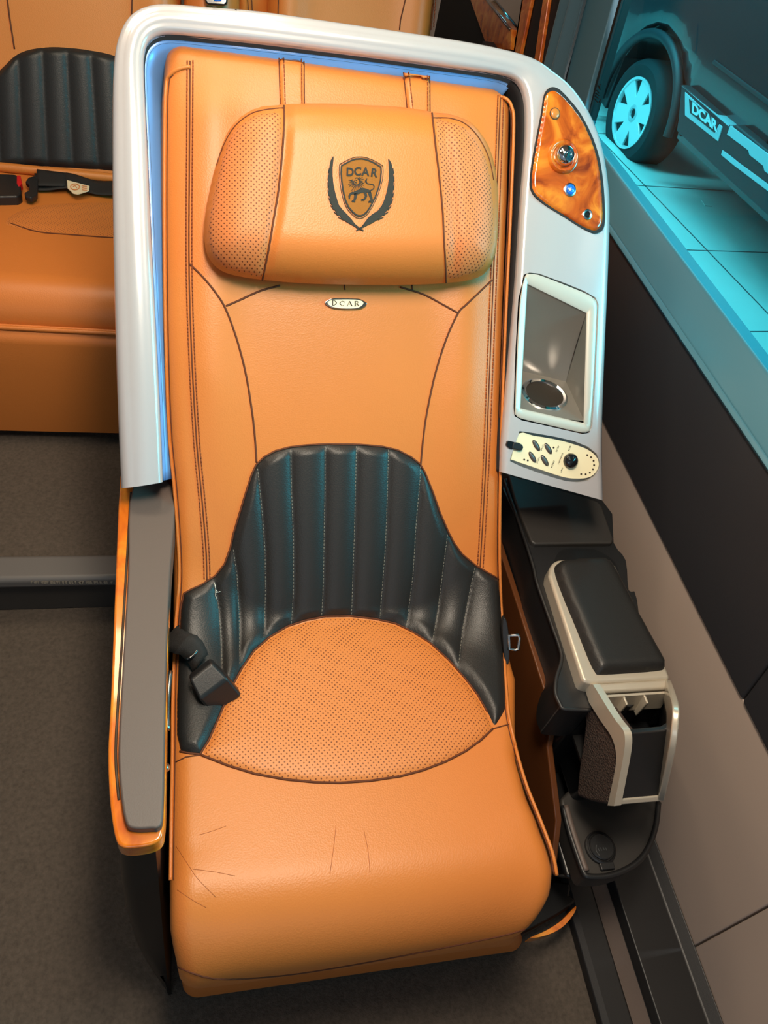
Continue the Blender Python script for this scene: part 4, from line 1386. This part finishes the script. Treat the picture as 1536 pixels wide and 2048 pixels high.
# frame ring
nO = len(tf)
V, Fc = [], []
def ring_in(i):
    p = np.array(tf[i])
    # nearest point on the inner quad outline (rounded slightly)
    Q = dens(inner_px, 2, True)
    j = min(range(len(Q)), key=lambda j: np.linalg.norm(Q[j] - p))
    return tuple(Q[j])
for i in range(nO):
    o_ = tf[i]
    i_ = ring_in(i)
    V += [PWp(o_, -0.02), PWp(o_, 0.0015), PWp((o_[0] * .85 + i_[0] * .15, o_[1] * .85 + i_[1] * .15), 0.003), PWp((o_[0] * .15 + i_[0] * .85, o_[1] * .15 + i_[1] * .85), 0.002), PWp(i_, 0.0), PWp(i_, -0.02)]
for i in range(nO):
    j = (i + 1) % nO
    for k_ in range(5): Fc.append([i * 6 + k_, i * 6 + k_ + 1, j * 6 + k_ + 1, j * 6 + k_])
tray = ob('drink_tray', V, Fc, 'trayframe', shell, angle=50)
TL, TR, BR, BL = [PWp(p, -0.002) for p in inner_px]
zf = (BR.z + BL.z) / 2 - 0.004
FPL = Plane((0, 0, zf), (0, 0, 1))
FR = FPL.cast(1132, 763)[0]
FL = FPL.cast(1038, 738)[0]
FLB, BLf, BRf = Vector((FL.x, FL.y, zf)), Vector((BL.x, BL.y, zf)), Vector((BR.x, BR.y, zf))
# floor with round hole for the cup
qc = FPL.cast(1089, 789)[0]
rc = 0.036
NH = 40
hole = [Vector((qc.x + rc * math.cos(2 * math.pi * i / NH), qc.y + rc * math.sin(2 * math.pi * i / NH), zf)) for i in range(NH)]
# outline of the floor sampled by angle from hole centre
quad = [FLB + Vector((-.012, 0, 0)), FR, BRf, BLf + Vector((-.012, 0, 0))]
def hit(a):
    dx, dy = math.cos(a), math.sin(a)
    best = None
    for i in range(4):
        p, r_ = quad[i], quad[(i + 1) % 4]
        ex, ey = r_.x - p.x, r_.y - p.y
        den = dx * ey - dy * ex
        if abs(den) < 1e-9: continue
        t = ((p.x - qc.x) * ey - (p.y - qc.y) * ex) / den
        s_ = ((p.x - qc.x) * dy - (p.y - qc.y) * dx) / den
        if t > 0 and -1e-6 <= s_ <= 1 + 1e-6 and (best is None or t < best): best = t
    return best or rc * 1.2
NH2 = 160
V = []
for i in range(NH2):
    a = 2 * math.pi * i / NH2
    t = max(hit(a), rc * 1.02)
    V += [Vector((qc.x + rc * math.cos(a), qc.y + rc * math.sin(a), zf)), Vector((qc.x + t * math.cos(a), qc.y + t * math.sin(a), zf))]
Fc = [[2 * i, 2 * i + 1, (2 * i + 3) % (2 * NH2), (2 * i + 2) % (2 * NH2)] for i in range(NH2)]
ob('tray_floor', V, Fc, 'traysilver', tray, smooth=False)
# niche walls: sloping back wall, right wall, left wall (curved foot at the back wall)
def wallgrid(name, a, b, c, d, bow, m='traysilver'):
    V, Fc = [], []
    n_ = 14
    nn = (b - a).cross(d - a).normalized()
    for i in range(n_ + 1):
        for j in range(n_ + 1):
            s_, t = i / n_, j / n_
            p = a.lerp(b, s_).lerp(d.lerp(c, s_), t)
            V.append(p + nn * bow * math.sin(math.pi * t) * 1.0)
    for i in range(n_):
        for j in range(n_):
            Fc.append([i * (n_ + 1) + j, (i + 1) * (n_ + 1) + j, (i + 1) * (n_ + 1) + j + 1, i * (n_ + 1) + j + 1])
    return ob(name, V, Fc, m, tray)
wallgrid('tray_back_wall', TL, TR, FR, FLB + Vector((-.012, 0, 0)), 0.006)
wallgrid('tray_side_wall', TR, TR.lerp(BR, 0.999), BRf, FR, 0.0)
wallgrid('tray_side_wall', TL, BL, BLf + Vector((-.012, 0, 0)), FLB + Vector((-.012, 0, 0)), 0.0)
q5, _ = FPL.cast(1182, 790)
lathe('cup_ring', qc, (0, 0, 1), [(rc - .002, -.004), (rc - .001, .002), (rc + .003, .004), (rc + .007, .002), (rc + .008, -.001)], 'chrome', tray, 48)
lathe('cup_well', qc, (0, 0, 1), [(rc, 0.0), (rc - .002, -.05), (rc - .004, -.058), (1e-6, -.058)], 'well', tray, 48)
# --- corded remote control in its pocket
remo = pxprism('control_panel', rem, BP(W0 - 0.002), 0.014, 'cream', shell, 0.0015)
RP = BP(W0 - 0.002)
def r7(cx, cy): return RP.cast(*c7(cx, cy))
for (cx, cy) in ((435, 285), (603, 330), (382, 448), (552, 495)):
    dx, dy = 45 / 87, 75 / 87
    pts = []
    for i in range(24):
        t = 2 * math.pi * i / 24
        a_, b_ = 84 * math.cos(t), 30 * math.sin(t)
        pts.append(c7(cx + a_ * dx - b_ * dy, cy + a_ * dy + b_ * dx))
    bo = patch('rocker_button', pts, RP, lambda x, y, d: -0.0004 + 0.0032 * math.sqrt(max(0, 1 - (1 - min(1, d / 4)) ** 2)), 'grey', remo, 2.2)
    Decal().stroke(pts, 1.0, True).lay('button_rim', RP, 'ink', bo, 0.0006, 0.0005)
q, n = r7(912, 500); k = mpp(q) / 6.98
kn = lathe('dial_knob', q, n, [(108 * k, -.001), (106 * k, 0.003), (92 * k, .007), (60 * k, .0095), (1e-6, .0105)], 'knob', remo, 36)
pxprism('dial_pointer', [c7(888, 440), (c7(903, 440)), c7(916, 490), c7(900, 490)], BP(W0 + 0.0095), 0.002, 'grey', kn)
D = Decal()
for c_ in [(1147, 420), (1200, 450), (1235, 500), (1243, 560), (1226, 620), (1183, 665), (1125, 688), (1062, 685), (268, 483), (317, 495), (678, 315)]:
    D.disc(c7(*c_), 1.9, 10)
D.lay('indicator_dots', RP, 'ink', remo, 0.0004, 0.0004)
D = Decal()
up = (56, -115)
def tinyprint(cx, cy, n, dx=46, dy=-115, h=26):
    # print too small to read in the photo: a row of short pen ticks
    l = math.hypot(dx, dy)
    ux, uy = dx / l, dy / l
    rr_ = random.Random(n * 7 + int(cx))
    for i in range(n):
        x, y = cx + ux * 19 * i, cy + uy * 19 * i
        k = h * rr_.uniform(.5, 1.0)
        D.stroke([c7(x + uy * k * .5, y - ux * k * .5), c7(x - uy * k * .5, y + ux * k * .5)], rr_.uniform(.5, .9))
        if rr_.random() < .5: D.stroke([c7(x, y), c7(x + ux * 10, y + uy * 10)], .6)
tinyprint(888, 352, 4); tinyprint(780, 655, 4); tinyprint(745, 540, 9); tinyprint(716, 368, 5); tinyprint(648, 590, 6); tinyprint(506, 348, 5); tinyprint(448, 528, 5)
D.lay('remote_lettering', RP, 'ink', remo, 0.0004, 0.0003)
pl_ = pxprism('cable_plug', smooth_px([c7(*p) for p in [(120, 250), (160, 242), (215, 258), (250, 285), (258, 320), (235, 352), (195, 358), (130, 335), (100, 325)]], 2, True), BP(W0 + 0.004), 0.010, 'blackplastic', shell, 0.002)
pxprism('cable_boot', [c7(*p) for p in [(35, 218), (85, 225), (148, 242), (108, 345), (60, 330), (18, 290)]], BP(W0 + 0.003), 0.009, 'knob', pl_, 0.002)

# --- left armrest of the seat
padp = smooth_px([(266, 972), (256, 1150), (247, 1300), (239, 1450), (237, 1520), (243, 1600), (252, 1645), (266, 1656), (300, 1656), (322, 1650), (327, 1600), (329, 1500), (333, 1300), (340, 1150), (345, 972)], 4, True)
arm = pxprism('arm_pad', padp, ZP(0.562), 0.05, 'armpad', seat, 0.014, 0, 4)
box('arm_pad_rear', -0.118, -0.062, 0.86, 0.99, 0.515, 0.55, 'armpad', seat, 0.01)
trim = smooth_px([(345, 945), (252, 945), (239, 978), (231, 1150), (221, 1400), (216, 1500), (218, 1580), (224, 1640), (233, 1682), (248, 1694), (275, 1694), (305, 1688), (322, 1677), (328, 1655), (331, 1600), (334, 1400), (340, 1150), (345, 980)], 4, True)
pxprism('arm_wood_trim', trim, ZP(0.548), 0.035, 'woodtrim', seat, 0.008)
pxtube('arm_trim_line', smooth_px([(262, 985), (252, 1150), (243, 1300), (233, 1460), (232, 1530), (238, 1600)], 4), ZP(0.5485), 0.0018, 'ink', seat, 0, 12)
# side panel: front column lofted down to the floor
lv = [(0.514, (232, 1693), (325, 1682), .315), (0.47, (234, 1722), (327, 1710), .308), (0.40, (239, 1775), (329, 1760), .297), (0.32, (249, 1835), (333, 1830), .281), (0.21, (270, 1903), (340, 1900), .259), (0.10, (302, 1962), (348, 1955), .242), (0.004, (345, 2006), (356, 2000), .23)]
V, Fc = [], []
SECN = 0
for (z, pl_px, pr_px, y) in lv:
    xl = YP(y).cast(*pl_px)[0].x
    xr = -0.062
    xl = min(xl, xr - .012)
    rr_ = 0.02
    sec = [(xl + .004, 0.98), (xl, 0.9), (xl, y + rr_)]
    for k_ in range(1, 6):
        t = math.pi / 2 * k_ / 6
        sec.append((xl + rr_ - rr_ * math.cos(t) * 1.0, y + rr_ - rr_ * math.sin(t)))
    xm = max(xl + rr_, xr - .012)
    sec += [(min(xl + rr_, xr - .004), y), (xr - .003, y + .001), (xr, y + .006), (xr, 0.98)]
    SECN = len(sec)
    V += [(a_, b_, z) for a_, b_ in sec]
for i in range(len(lv) - 1):
    for k_ in range(SECN):
        l = (k_ + 1) % SECN
        Fc.append([i * SECN + k_, i * SECN + l, (i + 1) * SECN + l, (i + 1) * SECN + k_])
Fc.append(list(range(SECN))); Fc.append([(len(lv) - 1) * SECN + k_ for k_ in range(SECN)][::-1])
ob('arm_side_panel', V, Fc, 'satinblack', seat, angle=40)
# bright handle edge between arm and cushion
tube('recline_lever', [ZP(0.47).cast(*p)[0] for p in smooth_px([(341, 1343), (337, 1385), (335, 1420), (336, 1460)], 4)], 0.0035, 'steel', seat)
q = ZP(0.44).cast(334, 1535)[0]
lathe('arm_screw', q, (1, 0, .3), dome(.006, .004), 'steel', seat, 14)

# --- small parts under the right front of the seat
def pxb(p, z): return ZP(z).cast(*p)[0]
V = [pxb(p, 0.085) for p in smooth_px([(1060, 1875), (1090, 1862), (1120, 1843), (1145, 1818), (1152, 1812), (1150, 1824), (1130, 1850), (1105, 1866), (1075, 1875)], 3, True)]
prism('lower_wood_trim', V, (0, 0, -0.03), 'woodtrim', seat, 0.004)
V = [pxb(p, 0.07) for p in smooth_px([(700, 1900), (900, 1880), (1010, 1880), (1090, 1845), (1150, 1806), (1140, 1790), (1100, 1760), (700, 1800)], 3, True)]
prism('base_skirt', V, (0, 0, -0.06), 'satinblack', seat, 0.006)

# --- seat belt buckle hanging on the cushion and tongue socket at right
bk = thing('seat_belt_buckle', SEAT.cast(420, 1390)[0], 'black seat belt buckle lying on the left of the tan perforated cushion', 'seat belt')
c0, cn = SEAT.cast(425, 1390)
upn = Vector((0.05, -0.45, 0.89)).normalized()
B1 = Plane(c0 + Vector((0, 0.0, 0.040)), upn)
b_l, b_r = B1.cast(398, 1400)[0], B1.cast(456, 1356)[0]
t_l, t_r = B1.cast(378, 1360)[0], B1.cast(424, 1324)[0]
lown = Vector((0.25, -0.93, 0.25)).normalized()
B2 = Plane(b_l, (b_r - b_l).cross(lown.cross(b_r - b_l)).normalized() if False else lown)
e_l = B2.cast(432, 1439)[0]
e_r = e_l + (b_r - b_l)
e_r = Plane(e_l, lown).cast(484, 1391)[0]
th = -Vector((0.1, -0.75, 0.65)).normalized() * 0.024
V = [t_l, t_r, b_r, e_r, e_l, b_l]
V = V + [p + th for p in V]
Fc = [[0, 5, 2, 1], [5, 4, 3, 2], [6, 7, 8, 11], [11, 8, 9, 10], [0, 1, 7, 6], [1, 2, 8, 7], [2, 3, 9, 8], [3, 4, 10, 9], [4, 5, 11, 10], [5, 0, 6, 11]]
ob('buckle_body', V, Fc, 'blackplastic', bk, angle=30, bevel=0.005, segs=3)
V, Fc = [], []
wpts = smooth_px([(352, 1272), (368, 1292), (382, 1310), (400, 1340)], 5)
for i, p in enumerate(wpts):
    t = i / (len(wpts) - 1)
    q, n = SEAT.cast(*p)
    q = q + n * (0.012 + 0.018 * math.sin(math.pi * t) + .01 * t)
    d = Vector((0.62, 0.6, 0.45)).normalized()
    wd = 0.021 - .003 * t
    for s_ in (-1, -.33, .33, 1): V.append(q + d * wd * s_ + Vector((0, 0, .005 * math.cos(s_ * 1.5))))
for i in range(len(wpts) - 1):
    for j in range(3): Fc.append([i * 4 + j, i * 4 + j + 1, (i + 1) * 4 + j + 1, (i + 1) * 4 + j])
ob('webbing', V, Fc, 'webbing', bk, solid=0.003)
q, n = SEAT.cast(385, 1318)
tube('webbing_edge', [SEAT.cast(*p)[0] + n * .034 for p in smooth_px([(369, 1333), (382, 1326), (392, 1312), (394, 1296)], 4)], 0.0025, 'knob', bk)
ts = thing('seat_belt_tongue', (0.50, 0.6, 0.44), 'black seat belt tongue tucked between seat cushion and right side console', 'seat belt')
TP = Plane((0.5, 0.62, 0.46), (-0.25, -0.72, 0.64))
pxprism('tongue_grip', smooth_px([(1006, 1240), (1012, 1238), (1017, 1262), (1019, 1300), (1018, 1325), (1012, 1330), (1008, 1310), (1005, 1270)], 2, True), TP, 0.02, 'blackplastic', ts, 0.003)
T_ = [TP.cast(*p)[0] for p in [(1018, 1271), (1036, 1270), (1039, 1276), (1037, 1298), (1031, 1300), (1018, 1298)]]
tube('tongue_blade', T_, 0.003, 'steel', ts, 8, True)

# ================================================================== SIDE CONSOLE (right)
con = thing('side_console', (0.68, 0.6, 0.0), 'black side console between the seat and the taupe window wall', 'console')
ZC = 0.47
ctop = [(1012, 955), (1040, 1050), (1066, 1130), (1074, 1165), (1100, 1240), (1122, 1300), (1123, 1325), (1114, 1355), (1112, 1385), (1121, 1408), (1128, 1416), (1182, 1418), (1200, 1400), (1285, 1400), (1275, 1200), (1258, 1180), (1252, 1120), (1228, 1085), (1205, 1000)]
prism('console_body', [ZP(ZC).cast(*p)[0] for p in smooth_px(ctop, 3, True)], (0, 0, -0.10), 'blackplastic', con, 0.010, 3)
# lower trunk with its brown inner side
bxs = [(0.585, 0.47), (0.80, 0.47), (0.80, 0.96), (0.60, 0.96)]
prism('console_trunk', [Vector((x, y, 0.40)) for x, y in bxs], (0, 0, -0.395), 'satinblack', con, 0.012)
prism('side_panel', [Vector((0.574, y, z)) for y, z in [(0.50, 0.385), (0.98, 0.385), (0.98, 0.05), (0.30, 0.05), (0.30, 0.20), (0.36, 0.28), (0.47, 0.33)]], (0.012, 0, 0), 'brownpanel', con, 0.003)
prism('rear_lid', [ZP(0.480).cast(*p)[0] for p in [(1016, 948), (1060, 962), (1196, 1002), (1204, 1012), (1227, 1078), (1224, 1086), (1070, 1088), (1062, 1082), (1030, 1000)]], (0, 0, -0.04), 'lidgrey', con, 0.004)
tube('console_edge', [ZP(ZC + .001).cast(*p)[0] for p in smooth_px([(1008, 960), (1040, 1050), (1066, 1130), (1074, 1165), (1100, 1240), (1121, 1300), (1122, 1325), (1113, 1355), (1111, 1385), (1120, 1408), (1130, 1418), (1180, 1420)], 5)], 0.0035, 'blackplastic', con)
# arm lid: silver frame and leather pad
ZL = 0.50
slot = [ZP(ZC + .001).cast(*p)[0] for p in smooth_px([(1108, 1125), (1124, 1100), (1165, 1097), (1195, 1101), (1230, 1125), (1225, 1150), (1120, 1150)], 4, True)]
prism('lid_slot', slot, (0, 0, -0.003), 'dark', con)
lidf = smooth_px([(1098, 1150), (1101, 1132), (1113, 1120), (1135, 1117), (1190, 1115), (1215, 1118), (1232, 1130)], 4) + [np.array(p) for p in [(1250, 1165), (1310, 1285), (1332, 1330), (1343, 1358), (1185, 1366), (1166, 1362)]]
lid = pxprism('lid_frame', lidf, ZP(ZL), 0.05, 'silver', con, 0.007)
padf = smooth_px([(1109, 1142), (1116, 1126), (1135, 1120), (1185, 1117), (1212, 1119), (1228, 1134), (1262, 1198), (1300, 1270), (1328, 1322), (1329, 1335), (1318, 1341), (1260, 1346), (1200, 1349), (1190, 1343), (1178, 1320), (1150, 1250), (1125, 1190)], 4, True)
pad_surf = ZP(ZL + .002)
lpad = patch('lid_pad', padf, pad_surf, lambda x, y, d: -0.003 + 0.019 * math.sqrt(max(0, 1 - (1 - min(1, d / 20)) ** 2)), 'black', con, 6, direction=Vector((0, 0, 1)))
# front cup bin: silver side frames sloping forward, bin, dark front
XL, XR = 0.600, 0.747
def xl(p, x=XL): return XP(x).cast(*p)[0]
fr_px = [(1166, 1365), (1186, 1369)] + smooth_px([(1198, 1388), (1215, 1416), (1232, 1442), (1246, 1460), (1250, 1478), (1248, 1505), (1240, 1550), (1228, 1612)], 3) + [(1215, 1611)] + smooth_px([(1226, 1560), (1232, 1525), (1231, 1500), (1222, 1472), (1200, 1440), (1178, 1405)], 3)
prism('bin_frame_side', [xl(p) for p in fr_px], (0.012, 0, 0), 'silver', con, 0)
PA, PB = xl((1247, 1478)), xl((1222, 1608))
fnv = Vector((1, 0, 0)).cross(PA - PB).normalized()
FP = Plane(PA, fnv)
if fnv.dot(ray(1280, 1500)) > 0: fnv = -fnv
RT, RB = FP.cast(1348, 1453)[0], FP.cast(1328, 1600)[0]
RC = ZP(ZL).cast(1343, 1361)[0]
rpn = (RT - RC).cross(RB - RC).normalized()
RPL = Plane(RC, rpn)
frR = smooth_px([(1343, 1361), (1352, 1385), (1359, 1410), (1359, 1440), (1352, 1500), (1329, 1602)], 3) + smooth_px([(1320, 1600), (1340, 1500), (1346, 1450), (1345, 1425), (1337, 1395), (1332, 1375)], 3)
if rpn.x > 0: rpn = -rpn
prism('bin_frame_side', [RPL.cast(*p)[0] for p in frR], rpn * 0.010, 'silver', con, 0.003)
prism('bin_bridge', [Vector((XL + .004, 0.500, ZL - .001)), Vector((XR - .003, 0.500, ZL - .001)), Vector((XR - .003, 0.484, ZL - .003)), Vector((XL + .004, 0.484, ZL - .003))], (0, 0, -0.05), 'silver', con, 0.005)
pxprism('bin_lower_bar', [(1226, 1612), (1329, 1603), (1333, 1591), (1230, 1600)], FP, 0.012, 'silver', con, 0.003)
pxprism('bin_front', [(1254, 1466), (1266, 1468), (1330, 1462), (1346, 1453), (1343, 1500), (1322, 1594), (1229, 1602), (1252, 1505)], FP, 0.012, 'blackplastic', con, 0.003, lift=-0.002)
yb_ = PB.y
prism('bin_side', [RPL.cast(*p)[0] + rpn * 0.004 for p in [(1340, 1378), (1354, 1430), (1345, 1500), (1324, 1596), (1290, 1560), (1300, 1440)]], rpn * 0.004, 'dark', con, 0)
# bin inside
prism('bin_back_wall', [Vector((XL + .012, 0.477, ZL - .006)), Vector((XR - .012, 0.477, ZL - .006)), Vector((XR - .012, 0.470, ZL - .045)), Vector((XL + .012, 0.470, ZL - .045))], (0, .004, 0), 'silver', con)
for xx in (XL + .050, XR - .060):
    box('bin_rib', xx, xx + .004, 0.462, 0.477, ZL - .05, ZL - .006, 'silver', con, 0.0015)
box('bin_floor', XL + .008, XR - .008, yb_ + .03, 0.475, 0.365, 0.37, 'dark', con)
box('bin_inner_wall', XL + .008, XR - .008, 0.472, 0.476, 0.365, 0.45, 'dark', con)
# brown net pocket below the frame on the seat side
mp = [(1164, 1368), (1176, 1408), (1199, 1443), (1221, 1475), (1232, 1507), (1231, 1530), (1216, 1610), (1180, 1603), (1152, 1592), (1158, 1530), (1166, 1480), (1170, 1440), (1160, 1400)]
prism('net_pocket', [xl(p, XL + .004) for p in mp], (0.05, 0, 0), 'mesh', con, 0.006)
box('bin_housing', XL + .03, XR - .004, 0.40, 0.52, 0.24, 0.40, 'satinblack', con, 0.01)
# low half-round tray with socket cap
ZT = 0.25
tr_px = smooth_px([(1123, 1612), (1135, 1660), (1152, 1712), (1165, 1748), (1178, 1757), (1215, 1757), (1255, 1744), (1285, 1722), (1305, 1690), (1318, 1650), (1322, 1605), (1315, 1560), (1180, 1560), (1128, 1590)], 4, True)
tray2 = prism('low_shelf', [ZP(ZT).cast(*p)[0] for p in tr_px], (0, 0, -0.05), 'lidgrey', con, 0.008)
rim_px = smooth_px([(1126, 1612), (1138, 1660), (1155, 1712), (1168, 1746), (1180, 1753), (1215, 1752), (1252, 1739), (1281, 1718), (1300, 1688), (1312, 1650), (1317, 1605)], 4)
tube('shelf_rim', [ZP(ZT + .003).cast(*p)[0] for p in rim_px], 0.005, 'blackplastic', tray2)
tube('shelf_highlight_edge', [ZP(ZT + .004).cast(*p)[0] for p in smooth_px([(1131, 1612), (1143, 1655), (1160, 1708), (1172, 1742)], 4)], 0.006, 'armpad', tray2)
qs, _ = ZP(ZT + .002).cast(1200, 1696)
cap = lathe('socket_cap', qs, (0, 0, 1), [(.027, -.002), (.027, .004), (.0245, .006), (.023, .0045), (.0215, .0045), (.0215, .008), (.020, .0095), (1e-6, .0095)], 'blackplastic', tray2, 40)
box('cap_hinge', qs.x - .012, qs.x + .014, qs.y - .036, qs.y - .024, ZT, ZT + .007, 'blackplastic', cap, 0.002)
D = Decal()
D.stroke(smooth_px([(1193, 1690), (1192, 1700), (1196, 1707), (1199, 1711)], 4), 1.3)
for i, t in enumerate([(1196, 1698), (1201, 1697), (1206, 1696), (1211, 1697)]):
    D.stroke([(t[0], t[1] - 2), (t[0] + 2.5, t[1] + 4)], 1.1)
D.lay('cap_embossing', ZP(ZT + .0117), 'grey', cap, 0.0002, 0.0003)
# black foot of the console down to the floor
prism('console_foot', [Vector((0.60, 0.285, 0.2)), Vector((0.60, 0.62, 0.2)), Vector((0.78, 0.62, 0.2)), Vector((0.78, 0.36, 0.2)), Vector((0.70, 0.29, 0.2))], (0.02, 0.06, -0.198), 'satinblack', con, 0.01)
